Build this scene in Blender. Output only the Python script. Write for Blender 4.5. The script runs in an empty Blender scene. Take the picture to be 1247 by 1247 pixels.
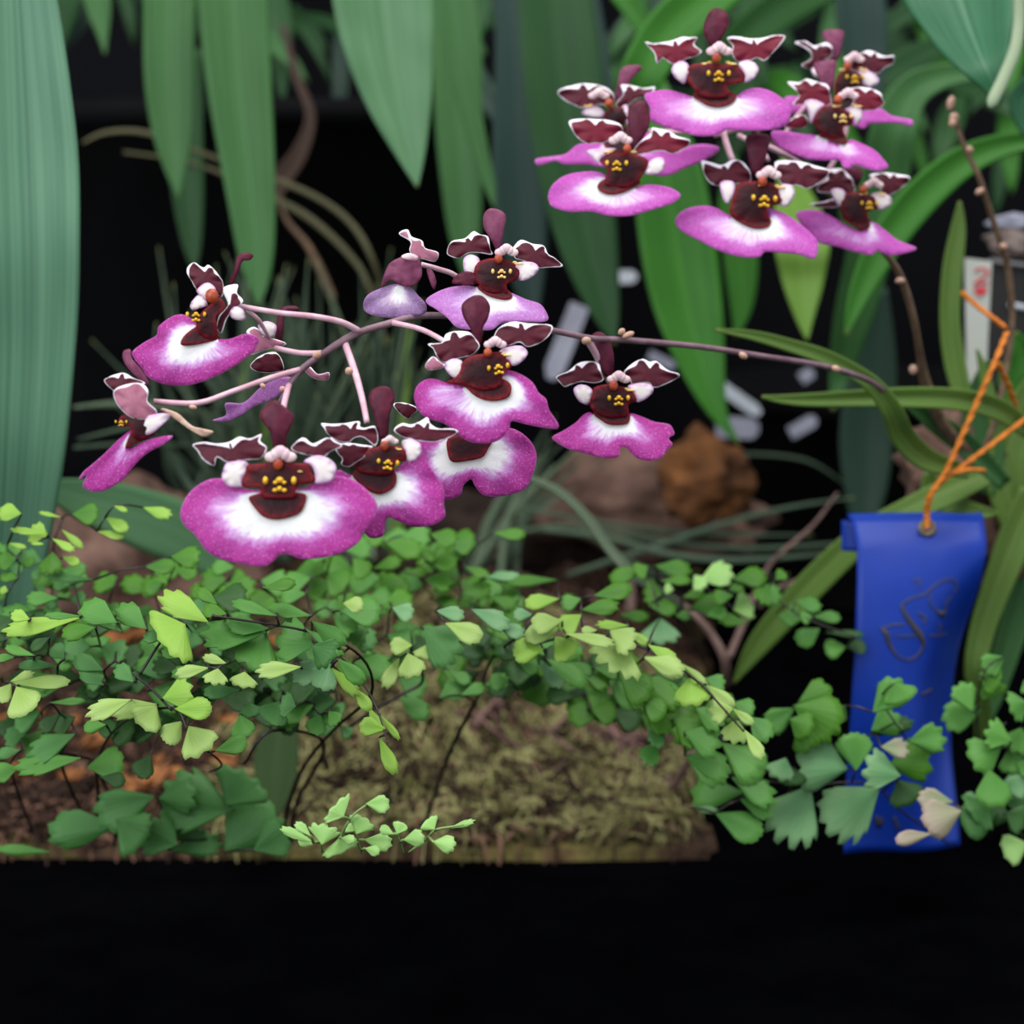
import bpy, math, random
import numpy as np
from mathutils import Vector, Matrix, noise, geometry

# ------------------------------------------------------------------ camera, world, lights
F = 2327.0; CX = CY = 623.5; PITCH = math.radians(10)
CAM = Vector((0, 0, 0.22))
RIGHT = Vector((1, 0, 0)); UP = Vector((0, math.sin(PITCH), math.cos(PITCH))); FWD = Vector((0, math.cos(PITCH), -math.sin(PITCH)))
sc = bpy.context.scene
cd = bpy.data.cameras.new('camera'); cam = bpy.data.objects.new('camera', cd); sc.collection.objects.link(cam)
cam.location = CAM; cam.rotation_euler = (math.pi/2-PITCH, 0, 0)
cd.sensor_width = 36; cd.lens = F/1247*36; cd.clip_start = 0.01; cd.clip_end = 20
cd.dof.use_dof = True; cd.dof.focus_distance = 0.405; cd.dof.aperture_fstop = cd.lens/4.2
sc.camera = cam
w = bpy.data.worlds.new('greenhouse_daylight'); sc.world = w; w.use_nodes = True
w.node_tree.nodes['Background'].inputs[0].default_value = (0.86, 0.95, 1.0, 1)
w.node_tree.nodes['Background'].inputs[1].default_value = 0.62
def area(name, loc, target, size, power, col):
    l = bpy.data.lights.new(name, 'AREA'); l.shape = 'RECTANGLE'; l.size = size[0]; l.size_y = size[1]; l.energy = power; l.color = col
    o = bpy.data.objects.new(name, l); sc.collection.objects.link(o); o.location = loc
    o.rotation_euler = (Vector(target)-Vector(loc)).to_track_quat('-Z', 'Y').to_euler()
area('roof_skylight', (0.15, 0.25, 1.45), (0, 0.62, 0.05), (1.0, 0.7), 13.0, (1.0, 0.98, 0.95))
area('front_side_fill', (-0.75, -0.55, 0.85), (0, 0.5, 0.15), (0.9, 0.8), 9.0, (0.93, 0.97, 1.0))  # added fill light behind the camera, no real window, brightens the flower faces
sc.view_settings.view_transform = 'Standard'; sc.view_settings.look = 'None'
sc.view_settings.exposure = 0.42; sc.view_settings.gamma = 1.0; sc.view_settings.use_curve_mapping = False
try: sc.cycles.use_denoising = True
except Exception: pass

random.seed(7)
rnd = random.random
def ru(a, b): return a+(b-a)*rnd()
COL = sc.collection

def P(px, py, d):
    px, py, d = float(px), float(py), float(d)
    return CAM + d*(FWD + (px-CX)/F*RIGHT - (py-CY)/F*UP)
def lin(c):
    return tuple(((v/255)/12.92 if v/255 <= 0.04045 else ((v/255+0.055)/1.055)**2.4) for v in c)

# ------------------------------------------------------------------ materials
class NT:
    def __init__(s, name):
        s.m = bpy.data.materials.new(name); s.m.use_nodes = True; s.t = s.m.node_tree; s.n = s.t.nodes; s.l = s.t.links
        s.b = s.n['Principled BSDF']; s.out = s.n['Material Output']
    def add(s, typ, **kw):
        n = s.n.new(typ)
        for k, v in kw.items(): setattr(n, k, v)
        return n
    def link(s, a, b): s.l.new(a, b)
    def attr(s, name='fl'):
        a = s.add('ShaderNodeAttribute'); a.attribute_name = name
        x = s.add('ShaderNodeSeparateXYZ'); s.link(a.outputs['Vector'], x.inputs[0]); return x, a
    def noise(s, scale, vec=None, detail=3, rough=.5):
        n = s.add('ShaderNodeTexNoise'); n.inputs['Scale'].default_value = scale; n.inputs['Detail'].default_value = detail
        n.inputs['Roughness'].default_value = rough
        if vec is None:
            tc = s.add('ShaderNodeTexCoord'); vec = tc.outputs['Object']
        s.link(vec, n.inputs['Vector']); return n.outputs['Fac']
    def math(s, op, a, b=None, c=None, clamp=False):
        n = s.add('ShaderNodeMath', operation=op, use_clamp=clamp)
        for i, v in enumerate((a, b, c)):
            if v is None: continue
            if isinstance(v, (int, float)): n.inputs[i].default_value = v
            else: s.link(v, n.inputs[i])
        return n.outputs[0]
    def ramp(s, fac, stops, interp='LINEAR'):
        n = s.add('ShaderNodeValToRGB'); r = n.color_ramp; r.interpolation = interp
        while len(r.elements) < len(stops): r.elements.new(0.5)
        for e, (p, c) in zip(r.elements, stops): e.position = p; e.color = (*lin(c), 1)
        s.link(fac, n.inputs[0]); return n.outputs[0]
    def mix(s, fac, a, b):
        n = s.add('ShaderNodeMix', data_type='RGBA')
        if isinstance(fac, (int, float)): n.inputs[0].default_value = fac
        else: s.link(fac, n.inputs[0])
        for i, v in ((6, a), (7, b)):
            if isinstance(v, tuple): n.inputs[i].default_value = (*lin(v), 1)
            else: s.link(v, n.inputs[i])
        return n.outputs[2]
    def bump(s, h, strength=.3, dist=.0005):
        n = s.add('ShaderNodeBump'); n.inputs['Strength'].default_value = strength; n.inputs['Distance'].default_value = dist
        s.link(h, n.inputs['Height']); s.link(n.outputs[0], s.b.inputs['Normal'])
    def finish(s, col, rough=.5, spec=.4, transl=0.0):
        if isinstance(col, tuple): s.b.inputs['Base Color'].default_value = (*lin(col), 1)
        else: s.link(col, s.b.inputs['Base Color'])
        s.b.inputs['Roughness'].default_value = rough; s.b.inputs['Specular IOR Level'].default_value = spec
        if transl:
            t = s.add('ShaderNodeBsdfTranslucent'); mx = s.add('ShaderNodeMixShader'); mx.inputs[0].default_value = transl
            if isinstance(col, tuple): t.inputs[0].default_value = (*lin(col), 1)
            else: s.link(col, t.inputs[0])
            s.link(s.b.outputs[0], mx.inputs[1]); s.link(t.outputs[0], mx.inputs[2]); s.link(mx.outputs[0], s.out.inputs[0])
        return s.m

def mat_lip(name, deep, mid, edge):
    s = NT(name); x, a = s.attr()
    m = s.add('ShaderNodeCombineXYZ'); s.link(s.math('MULTIPLY', x.outputs[1], 9.0), m.inputs[0]); s.link(s.math('MULTIPLY', x.outputs[0], 2.0), m.inputs[1])
    st = s.noise(2.2, m.outputs[0], 4, .7)
    t = s.math('ADD', x.outputs[0], s.math('MULTIPLY', s.math('SUBTRACT', st, .5), .42))
    t = s.math('ADD', t, s.math('SUBTRACT', .5, x.outputs[2]))
    c = s.ramp(t, [(0.0, (255, 253, 250)), (.38, (254, 251, 254)), (.50, edge), (.64, mid), (.85, deep), (1.0, deep)])
    mg = s.ramp(t, [(.45, (0, 0, 0)), (.62, (255, 255, 255))])
    mo = s.ramp(s.noise(1300, None, 4, .7), [(.38, (150, 150, 150)), (.62, (0, 0, 0))])
    c = s.mix(s.math('MULTIPLY', mg, mo), c, tuple(v*.74 for v in deep))
    vn = s.ramp(st, [(.30, (120, 120, 120)), (.5, (0, 0, 0))])
    c = s.mix(s.math('MULTIPLY', mg, vn), c, tuple(v*.8 for v in deep))
    sp = s.noise(2600, None, 2, .6)
    spk = s.ramp(sp, [(.58, (0, 0, 0)), (.72, (150, 150, 150))])
    c2 = s.mix(s.math('MULTIPLY', spk, 1.0), c, (255, 225, 255))
    rim = s.ramp(x.outputs[0], [(.965, (0, 0, 0)), (1.0, (120, 120, 120))])
    c2 = s.mix(rim, c2, (246, 190, 246))
    s.bump(s.noise(900), .35, .0004)
    return s.finish(c2, .6, .25, .3)
def mat_petal(name, dark, red):
    s = NT(name); x, a = s.attr()
    n = s.noise(500, None, 3)
    base = s.mix(n, dark, red)
    e = s.math('SUBTRACT', s.math('ADD', x.outputs[1], s.math('MULTIPLY', s.math('SUBTRACT', s.noise(700), .5), .06)), x.outputs[2])
    f = s.ramp(e, [(0.0, (255, 255, 255)), (.03, (0, 0, 0))])
    c = s.mix(f, base, (250, 240, 250))
    s.bump(s.noise(600), .3, .0004)
    return s.finish(c, .5, .25, .12)
def mat_plain(name, c1, c2, scale=300, rough=.5, spec=.4, transl=0, bump=.2, bd=.0005):
    s = NT(name); n = s.noise(scale, None, 4)
    f = s.ramp(n, [(.3, (0, 0, 0)), (.7, (255, 255, 255))])
    c = s.mix(f, c1, c2)
    if bump: s.bump(n, bump, bd)
    return s.finish(c, rough, spec, transl)
def mat_lobe(name, inner, outer):
    s = NT(name); x, a = s.attr()
    c = s.ramp(s.math('ADD', x.outputs[1], s.math('MULTIPLY', s.math('SUBTRACT', s.noise(500), .5), .3)), [(.0, outer), (.35, inner)])
    return s.finish(c, .5, .35, .2)
def mat_throat(name):
    s = NT(name); x, a = s.attr()
    c = s.ramp(s.math('ADD', x.outputs[1], s.math('MULTIPLY', s.math('SUBTRACT', s.noise(900), .5), .3)), [(0, (118, 16, 28)), (.2, (62, 10, 20)), (.5, (40, 7, 15))])
    s.bump(s.noise(700), .4, .0005)
    return s.finish(c, .55, .2)
def mat_leaf(name, c1, c2, mid, rough=.42, transl=.22, vein=38):
    c1, c2, mid = [tuple(v*.86 for v in c) for c in (c1, c2, mid)]
    s = NT(name); x, a = s.attr()
    mp = s.add('ShaderNodeCombineXYZ'); s.link(s.math('MULTIPLY', x.outputs[0], 7.0), mp.inputs[0]); s.link(s.math('MULTIPLY', x.outputs[1], .8), mp.inputs[1]); s.link(s.math('MULTIPLY', x.outputs[2], 9.0), mp.inputs[2])
    n = s.noise(1.6, mp.outputs[0], 3)
    c = s.mix(s.ramp(n, [(.3, (0, 0, 0)), (.7, (255, 255, 255))]), c1, c2)
    au = s.math('ABSOLUTE', x.outputs[0])
    c = s.mix(s.ramp(au, [(.0, (200, 200, 200)), (.05, (90, 90, 90)), (.1, (0, 0, 0))]), c, mid)
    tip = s.ramp(x.outputs[1], [(.955, (0, 0, 0)), (1.0, (200, 200, 200))])
    c = s.mix(tip, c, (150, 150, 80))
    si = s.math('SINE', s.math('MULTIPLY', x.outputs[0], float(vein)))
    s.bump(si, .10, .0004)
    return s.finish(c, rough+.1, .28, transl)
def mat_leaflet(name, c1, c2, c3):
    s = NT(name); x, a = s.attr()
    c = s.mix(x.outputs[2], c1, c2)
    c = s.mix(s.ramp(x.outputs[1], [(.35, (0, 0, 0)), (1.0, (190, 190, 190))]), c, c3)
    c = s.mix(s.ramp(s.noise(260, None, 4), [(.35, (0, 0, 0)), (.75, (110, 110, 110))]), c, c1)
    si = s.math('SINE', s.math('MULTIPLY', x.outputs[0], 34.0))
    s.bump(si, .09, .0003)
    return s.finish(c, .5, .35, .3)

M = {}
M['lip'] = mat_lip('orchid_lip', (192, 58, 160), (206, 84, 184), (230, 170, 234))
M['lip_bright'] = mat_lip('orchid_lip_bright', (208, 88, 194), (218, 118, 210), (236, 186, 240))
M['lip_pale'] = mat_lip('orchid_lip_pale', (196, 122, 200), (208, 148, 218), (230, 198, 238))
M['lip_wilt'] = mat_lip('orchid_lip_wilted', (160, 120, 172), (184, 152, 196), (222, 196, 222))
M['petal'] = mat_petal('orchid_petal', (60, 7, 26), (94, 16, 38))
M['petal_red'] = mat_petal('orchid_petal_red', (88, 6, 30), (126, 16, 46))
M['petal_pink'] = mat_petal('orchid_petal_pink', (150, 80, 106), (196, 130, 150))
M['sepal'] = mat_plain('orchid_sepal', (74, 14, 38), (104, 34, 58), 500, .5, .25, .15)
M['sepal_light'] = mat_plain('orchid_sepal_light', (112, 46, 78), (140, 74, 104), 500, .5, .25, .15)
M['throat'] = mat_throat('orchid_throat')
M['lobe'] = mat_lobe('orchid_lip_lobe', (250, 238, 236), (218, 170, 216))
M['column'] = mat_plain('orchid_column', (246, 222, 220), (232, 190, 204), 500, .45, .4, .15)
M['cap'] = mat_plain('orchid_anther_cap', (184, 78, 26), (130, 32, 22), 700, .4, .5)
M['callus'] = mat_plain('orchid_callus', (242, 194, 50), (226, 168, 40), 900, .35, .5)
M['callus_pale'] = mat_plain('orchid_callus_pale', (250, 214, 140), (240, 196, 100), 900, .35, .5)
M['stalk'] = mat_plain('flower_stalk', (104, 72, 84), (146, 116, 126), 220, .5, .4)
M['stalk_brown'] = mat_plain('brown_stalk', (84, 62, 50), (120, 96, 72), 300, .55, .3)
M['pedicel'] = mat_plain('pedicel_pink', (196, 144, 160), (222, 184, 196), 300, .45, .4)
M['bract'] = mat_plain('bract', (210, 180, 160), (178, 130, 110), 400, .6, .3)
M['leaf_blue'] = mat_leaf('leaf_bluegreen', (92, 144, 112), (120, 170, 136), (66, 112, 88), .4)
M['leaf_mid'] = mat_leaf('leaf_mid', (62, 112, 56), (84, 138, 76), (104, 160, 100))
M['leaf_light'] = mat_leaf('leaf_light', (88, 140, 92), (112, 160, 112), (130, 176, 130), .35)
M['leaf_dark'] = mat_leaf('leaf_dark', (34, 78, 36), (50, 98, 48), (60, 106, 58))
M['leaf_grey'] = mat_leaf('leaf_grey', (36, 64, 56), (52, 80, 72), (60, 88, 80))
M['leaf_bright'] = mat_leaf('leaf_bright', (52, 122, 30), (74, 146, 44), (96, 166, 66))
M['leaf_yellow'] = mat_leaf('leaf_yellowgreen', (112, 156, 56), (134, 176, 76), (150, 184, 90))
M['leaf_orchid'] = mat_leaf('leaf_orchid', (104, 142, 56), (130, 164, 76), (172, 192, 124))
M['leaf_top'] = mat_leaf('leaf_top', (40, 104, 66), (62, 126, 86), (120, 170, 134), .35)
M['leaf_margin'] = mat_leaf('leaf_margin', (168, 190, 150), (196, 212, 176), (190, 206, 170))
M['leaf_low'] = mat_leaf('leaf_low', (40, 66, 24), (54, 82, 30), (60, 86, 36), .6)
M['leaf_deep'] = mat_leaf('leaf_deep', (34, 62, 48), (44, 76, 60), (40, 70, 56))
M['grass'] = mat_leaf('grass_blade', (104, 128, 100), (140, 156, 126), (130, 150, 120), .55)
M['grass_dark'] = mat_leaf('grass_blade_dark', (76, 100, 80), (106, 126, 100), (100, 120, 100), .6)
M['grass_tan'] = mat_leaf('grass_blade_tan', (126, 116, 88), (110, 112, 78), (120, 112, 90), .6)
M['fL'] = mat_leaflet('leaflet_lime', (152, 184, 88), (168, 198, 104), (190, 214, 136))
M['fY'] = mat_leaflet('leaflet_yellow', (136, 182, 62), (152, 194, 74), (172, 206, 98))
M['fG'] = mat_leaflet('leaflet_green', (70, 130, 50), (90, 150, 58), (106, 164, 74))
M['fB'] = mat_leaflet('leaflet_bright', (60, 118, 24), (80, 136, 32), (94, 148, 42))
M['fD'] = mat_leaflet('leaflet_bluegreen', (58, 112, 50), (78, 134, 64), (100, 156, 84))
M['fX'] = mat_leaflet('leaflet_deep', (34, 72, 24), (50, 94, 36), (62, 104, 44))
M['fP'] = mat_leaflet('leaflet_palegreen', (96, 150, 96), (114, 166, 108), (152, 190, 136))
M['fK'] = mat_leaflet('leaflet_pinkish', (150, 166, 120), (170, 160, 132), (206, 172, 170))
M['fT'] = mat_leaflet('leaflet_pale', (156, 204, 110), (170, 214, 124), (188, 226, 146))
M['fstem'] = mat_plain('fern_stem_black', (34, 24, 24), (52, 38, 34), 300, .4, .5)
M['fstem_g'] = mat_plain('fern_stem_green', (130, 160, 90), (150, 176, 110), 300, .5, .3)
M['fstem_r'] = mat_plain('reddish_stem', (98, 76, 72), (126, 100, 92), 200, .55, .3)

# ------------------------------------------------------------------ mesh helpers
def link(name, me, mat, parent=None, mw=None):
    o = bpy.data.objects.new(name, me); COL.objects.link(o)
    if mat is not None and len(me.materials) == 0: me.materials.append(mat)
    if parent is not None: o.parent = parent
    return o
def mesh_of(name, verts, faces, mat, parent=None, fl=None, smooth=True, solid=0, off=0.0):
    me = bpy.data.meshes.new(name); me.from_pydata([tuple(v) for v in verts], [], faces); me.update()
    if fl is not None:
        a = me.attributes.new('fl', 'FLOAT_VECTOR', 'POINT'); a.data.foreach_set('vector', np.asarray(fl, dtype=np.float32).ravel())
    if smooth: me.polygons.foreach_set('use_smooth', [True]*len(me.polygons))
    o = link(name, me, mat, parent)
    if solid:
        m = o.modifiers.new('thickness', 'SOLIDIFY'); m.thickness = solid; m.offset = off
    return o
def empty(name, loc, label, cat, group=None, rot=None):
    o = bpy.data.objects.new(name, None); COL.objects.link(o); o.location = loc; o.empty_display_size = .01
    if rot: o.rotation_euler = rot
    if cat: o['label'] = label; o['category'] = cat
    if group: o['group'] = group
    return o
def tag(o, label=None, cat=None, group=None, kind=None):
    if label: o['label'] = label
    if cat: o['category'] = cat
    if group: o['group'] = group
    if kind: o['kind'] = kind
    return o
def catmull(pts, closed=True, sub=4):
    pts = [np.array(p, float) for p in pts]; n = len(pts); out = []
    rng = range(n) if closed else range(n-1)
    for i in rng:
        if closed: p0, p1, p2, p3 = pts[i-1], pts[i], pts[(i+1) % n], pts[(i+2) % n]
        else: p0, p1, p2, p3 = pts[max(i-1, 0)], pts[i], pts[i+1], pts[min(i+2, n-1)]
        for k in range(sub):
            t = k/sub
            out.append(0.5*((2*p1)+(-p0+p2)*t+(2*p0-5*p1+4*p2-p3)*t*t+(-p0+3*p1-3*p2+p3)*t**3))
    if not closed: out.append(pts[-1])
    return out
def tube_data(pts, radii, n=7, V=None, Fa=None):
    V = [] if V is None else V; Fa = [] if Fa is None else Fa
    pts = [Vector(p) for p in pts]; prev = None; base = len(V); m = len(pts)
    for i, p in enumerate(pts):
        t = (pts[min(i+1, m-1)]-pts[max(i-1, 0)])
        if t.length < 1e-9: t = Vector((0, 0, 1))
        t.normalize()
        if prev is None:
            prev = t.orthogonal().normalized()
        prev = (prev - t*prev.dot(t)); prev = prev.normalized() if prev.length > 1e-6 else t.orthogonal().normalized()
        b = t.cross(prev)
        for k in range(n):
            a = 2*math.pi*k/n
            V.append(p + (prev*math.cos(a)+b*math.sin(a))*float(radii[i]))
    for i in range(m-1):
        for k in range(n):
            a = base+i*n+k; b2 = base+i*n+(k+1) % n
            Fa.append((a, b2, b2+n, a+n))
    Fa.append(tuple(base+k for k in reversed(range(n)))); Fa.append(tuple(base+(m-1)*n+k for k in range(n)))
    return V, Fa
def px_tube(name, pts, mat, parent, sub=4, n=8, loc=None):
    """pts: (px,py,depth,radius_px)"""
    c = catmull(pts, False, sub)
    org = Vector(loc) if loc is not None else Vector((0, 0, 0))
    V, Fa = tube_data([P(p[0], p[1], p[2])-org for p in c], [p[3]*p[2]/F for p in c], n)
    return mesh_of(name, V, Fa, mat, parent)
def ellipsoids(lst, s, n=8, m=6):
    """lst of (x,y,z,rx,ry,rz) in px units scaled by s"""
    V, Fa = [], []
    for (x, y, z, rx, ry, rz) in lst:
        b = len(V)
        V.append(((x)*s, (y)*s, (z+rz)*s))
        for i in range(1, m):
            ph = math.pi*i/m
            for k in range(n):
                th = 2*math.pi*k/n
                V.append(((x+rx*math.sin(ph)*math.cos(th))*s, (y+ry*math.sin(ph)*math.sin(th))*s, (z+rz*math.cos(ph))*s))
        V.append((x*s, y*s, (z-rz)*s))
        for k in range(n): Fa.append((b, b+1+k, b+1+(k+1) % n))
        for i in range(m-2):
            for k in range(n):
                a = b+1+i*n+k; c = b+1+i*n+(k+1) % n
                Fa.append((a, a+n, c+n, c))
        e = len(V)-1
        for k in range(n): Fa.append((e, e-n+(k+1) % n, e-n+k))
    return V, Fa

def seg_dist(Q, poly):
    Q = np.asarray(Q, float); A = np.asarray(poly, float); B = np.roll(A, -1, axis=0); d = B-A
    L = (d**2).sum(1)+1e-9
    t = np.clip(((Q[:, None, :]-A[None])*d[None]).sum(2)/L[None], 0, 1)
    C = A[None]+t[..., None]*d[None]
    return np.sqrt(((Q[:, None, :]-C)**2).sum(2)).min(1)
def inside(Q, poly):
    Q = np.asarray(Q, float); A = np.asarray(poly, float); B = np.roll(A, -1, axis=0)
    x, y = Q[:, 0:1], Q[:, 1:2]
    c = ((A[None, :, 1] > y) != (B[None, :, 1] > y)) & (x < (B[None, :, 0]-A[None, :, 0])*(y-A[None, :, 1])/(B[None, :, 1]-A[None, :, 1]+1e-12)+A[None, :, 0])
    return c.sum(1) % 2 == 1

FR = {'A': (210, 460, 4.796), 'B': (430, 240, 3.896), 'C': (380, 380, 2.653), 'D': (80, 300, 3.897), 'E': (640, 0, 4.454),
      'G': (800, 120, 3.779), 'H': (940, 10, 5.937), 'I': (380, 460, 6.233), 'J': (660, 390, 6.928), 'K': (780, 0, 6.563),
      'M': (180, 680, 4.988), 'N': (0, 800, 5.196), 'O': (0, 600, 4.988), 'Q': (380, 640, 4.796), 'R': (600, 660, 5.196),
      'S': (780, 660, 4.4536), 'T': (340, 960, 4.796), 'U': (1000, 820, 5.0486), 'V': (827, 640, 2.969), 'W': (180, 850, 4.796)}
def fx(fr, p):
    x0, y0, s = FR[fr]; return (x0+p[0]/s, y0+p[1]/s)

def sheet(name, poly, c, s, mat, parent, step=4.0, z=0.0, dome=0.0, tilt=0.0, wave=0.0, blotch=None, white=.5, rim=.10, toprim=.0, solid=.0003, fold=0.0, tiltx=0.0):
    """flower piece: poly in px; local frame centred on c, x right, y up, z to the viewer"""
    sm = np.array(catmull(poly, True, 4))
    # resample boundary
    out = [sm[0]]
    for p in sm[1:]:
        if np.hypot(*(p-out[-1])) > step*.45: out.append(p)
    bd = np.array(out); size = max(np.ptp(bd[:, 0]), np.ptp(bd[:, 1]))
    gx = np.arange(bd[:, 0].min(), bd[:, 0].max(), step); gy = np.arange(bd[:, 1].min(), bd[:, 1].max(), step*.87)
    G = np.array([(x+(j % 2)*step/2, y) for j, y in enumerate(gy) for x in gx])
    if len(G):
        G = G[inside(G, bd)]
        if len(G): G = G[seg_dist(G, bd) > step*.5]
    allp = np.vstack([bd, G]) if len(G) else bd
    nb = len(bd)
    r = geometry.delaunay_2d_cdt([Vector(p) for p in allp], [], [list(range(nb))], 1, 1e-4)
    vo, fo = r[0], [f for f in r[2] if len(f) >= 3]
    Q = np.array([(v.x, v.y) for v in vo])
    de = seg_dist(Q, bd); demax = max(de.max(), 1e-3); den = de/demax
    cen = Q.mean(0)
    if blotch is not None:
        bl = np.array(catmull(blotch, True, 3)); dT = seg_dist(Q, bl); dT[inside(Q, bl)] = 0
        t = dT/(dT+de+1e-3); bc = bl.mean(0)
    else:
        t = 1-den; bc = cen
    th = np.arctan2(-(Q[:, 1]-bc[1]), Q[:, 0]-bc[0])
    rel = np.hypot(Q[:, 0]-bc[0], Q[:, 1]-bc[1])/size
    hash_ = (c[0]*.137+c[1]*.071) % 6.28
    edge = np.clip((rel*2)**2, 0, 1)
    zz = z + dome*(1-(rel*2)**2) + wave*edge*np.sin(th*7+hash_) + wave*.5*edge*np.sin(th*13+hash_*2) + tilt*(Q[:, 1]-bc[1]) + tiltx*(Q[:, 0]-bc[0])
    if fold: zz = zz - fold*np.abs(Q[:, 0]-cen[0])
    V = np.stack([(Q[:, 0]-c[0])*s, -(Q[:, 1]-c[1])*s, zz*s], 1)
    if blotch is not None:
        fl = np.stack([t, th/3.14159, np.full(len(Q), white)], 1)
    else:
        wth = rim + toprim*np.clip(np.sin(th)*1.3-.1, 0, 1)*(0.5+.5*np.sin(th*5+hash_))
        fl = np.stack([t, de/size*2.2, wth], 1)
    return mesh_of(name, V, fo, mat, parent, fl, solid=solid)

# ------------------------------------------------------------------ the setting
def grid(nx, ny, fn):
    V = [fn(i/(nx-1), j/(ny-1)) for j in range(ny) for i in range(nx)]
    Fa = [(j*nx+i, j*nx+i+1, (j+1)*nx+i+1, (j+1)*nx+i) for j in range(ny-1) for i in range(nx-1)]
    return V, Fa
m_cloth = mat_plain('black_cloth', (3, 3, 4), (6, 6, 8), 40, 1.0, .0, 0, .3, .002)
def ground_fn(u, v):
    x = -1.0+2*u; y = -.3+1.66*v
    return (x, y, -.002+.0035*noise.noise(Vector((x*7, y*7, 0))))
V, Fa = grid(70, 60, ground_fn); tag(mesh_of('floor', V, Fa, m_cloth, solid=.004, off=-1), kind='structure')
m_back = mat_plain('black_backdrop', (8, 8, 11), (15, 15, 19), 6, .9, .08, 0, .2, .004)
def back_fn(u, v):
    x = -1.0+2*u; z = -.01+.95*v
    return (x, 1.30+.012*math.sin(x*26+math.sin(x*9)*2)+.006*noise.noise(Vector((x*10, z*6, 3))), z)
V, Fa = grid(160, 24, back_fn); tag(mesh_of('wall_back', V, Fa, m_back, solid=.004), kind='structure')

# moss mound
def sstep(a, b, x):
    t = min(max((x-a)/(b-a), 0), 1); return t*t*(3-2*t)
def Hm(x, y):
    xb = .050+.10*(y-.6)+.012*noise.noise(Vector((y*22, 0, 5)))
    e = sstep(.598, .66, y)*sstep(xb+.012, xb-.035, x)*sstep(1.06, .9, y)
    if e <= 0: return -.02
    n = noise.fractal(Vector((x*14, y*14, 1.3)), 1, 2, 4)
    return e*(.014+.036*sstep(.6, .95, y)+.016*n)+ e*.007*noise.noise(Vector((x*48, y*48, 0)))+.0005*(1 if e > 0 else -1)
def mat_moss():
    s = NT('moss_and_fibre')
    n1 = s.noise(26, None, 4, .6); n2 = s.noise(160, None, 4, .7)
    c = s.ramp(n1, [(.32, (26, 20, 17)), (.43, (78, 58, 46)), (.52, (84, 76, 44)), (.62, (116, 106, 62)), (.75, (98, 68, 58))])
    c = s.mix(s.ramp(n2, [(.35, (200, 200, 200)), (.55, (0, 0, 0))]), c, (34, 26, 20))
    s.bump(n2, 1.0, .004); return s.finish(c, .95, .1)
V, Fa = grid(150, 140, lambda u, v: (-.34+.52*u, .598+.50*v, Hm(-.34+.52*u, .598+.50*v)))
mound = mesh_of('moss_mound', V, Fa, mat_moss())
tag(mound, 'low mound of brown fibre and olive moss under the ferns', 'moss mound')
# strands of moss on the mound
def strands(name, n, region, L, rad, mat, parent, hi=0.004):
    V, Fa = [], []; k = 0
    while k < n:
        x = ru(*region[0]); y = region[1][0]+(region[1][1]-region[1][0])*rnd()**1.4
        h = Hm(x, y)
        if h < .0012: k += .25; continue
        k += 1
        a = ru(0, 6.28); l = L*ru(.5, 1.4); cv = ru(-1.6, 1.6); up = ru(0, hi)
        pts = []
        for i in range(4):
            t = i/3; px = x+l*t*math.cos(a+cv*t); py = y+l*t*math.sin(a+cv*t)
            pts.append((px, py, Hm(px, py)+up*math.sin(math.pi*t)+.0008))
        tube_data(pts, [rad*.6, rad, rad, rad*.3], 3, V, Fa)
    o = mesh_of(name, V, Fa, mat, parent); tag(o, kind='stuff'); return o
m_s1 = mat_plain('moss_strand_olive', (84, 82, 44), (180, 174, 120), 90, .9, .1, 0, 0)
m_s2 = mat_plain('fibre_strand_brown', (66, 46, 38), (152, 114, 96), 90, .9, .1, 0, 0)
m_s3 = mat_plain('fibre_strand_dark', (34, 26, 22), (70, 52, 44), 60, .9, .1, 0, 0)
strands('moss_strands', 7000, ((-.10, .12), (.60, .80)), .013, .0004, m_s1, mound, .008)
strands('fibre_strands', 6500, ((-.30, .10), (.603, 1.0)), .016, .0005, m_s2, mound, .006)
strands('dark_fibre_strands', 5200, ((-.30, .12), (.60, 1.0)), .02, .0006, m_s3, mound, .009)

strands('twigs', 170, ((.0, .10), (.66, .80)), .036, .0011, mat_plain('twig_brown', (70, 50, 46), (132, 102, 96), 60, .9, .1, 0, 0), mound, .012)
# lumps of bark / chunks
def lump(name, c, size, mat, label, cat, seed, rot=0, rough=.25, group=None, n=28):
    V, Fa = [], []
    for i in range(n+1):
        ph = math.pi*i/n
        for k in range(n):
            th = 2*math.pi*k/n
            d = Vector((math.sin(ph)*math.cos(th), math.sin(ph)*math.sin(th), math.cos(ph)))
            r = 1+rough*noise.fractal(d*1.7+Vector((seed, 0, 0)), 1, 2, 4)+.12*rough*noise.noise(d*14)
            V.append((d.x*r*size[0], d.y*r*size[1], d.z*r*size[2]))
    for i in range(n):
        for k in range(n):
            a = i*n+k; b = i*n+(k+1) % n; Fa.append((a, a+n, b+n, b))
    o = mesh_of(name, V, Fa, mat); o.location = c; o.rotation_euler = (0, 0, rot)
    tag(o, label, cat, group); return o
m_bark = mat_plain('orange_bark', (136, 88, 52), (48, 32, 26), 48, .85, .1, 0, 1, .004)
m_brown = mat_plain('brown_fibre', (130, 100, 88), (70, 52, 46), 60, .95, .1, 0, 1.0, .004)
m_dbrown = mat_plain('dark_brown_fibre', (66, 52, 46), (34, 27, 24), 50, .95, .1, 0, 1.0, .004)
def at(px, py, d): return P(px, py, d)
lump('bark_chunk', at(858, 582, .80), (.019, .016, .019), m_bark, 'orange-brown bark chunk behind the fern, below the single lower orchid flower', 'bark', 1.2, .3, .30, None, 56)
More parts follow.
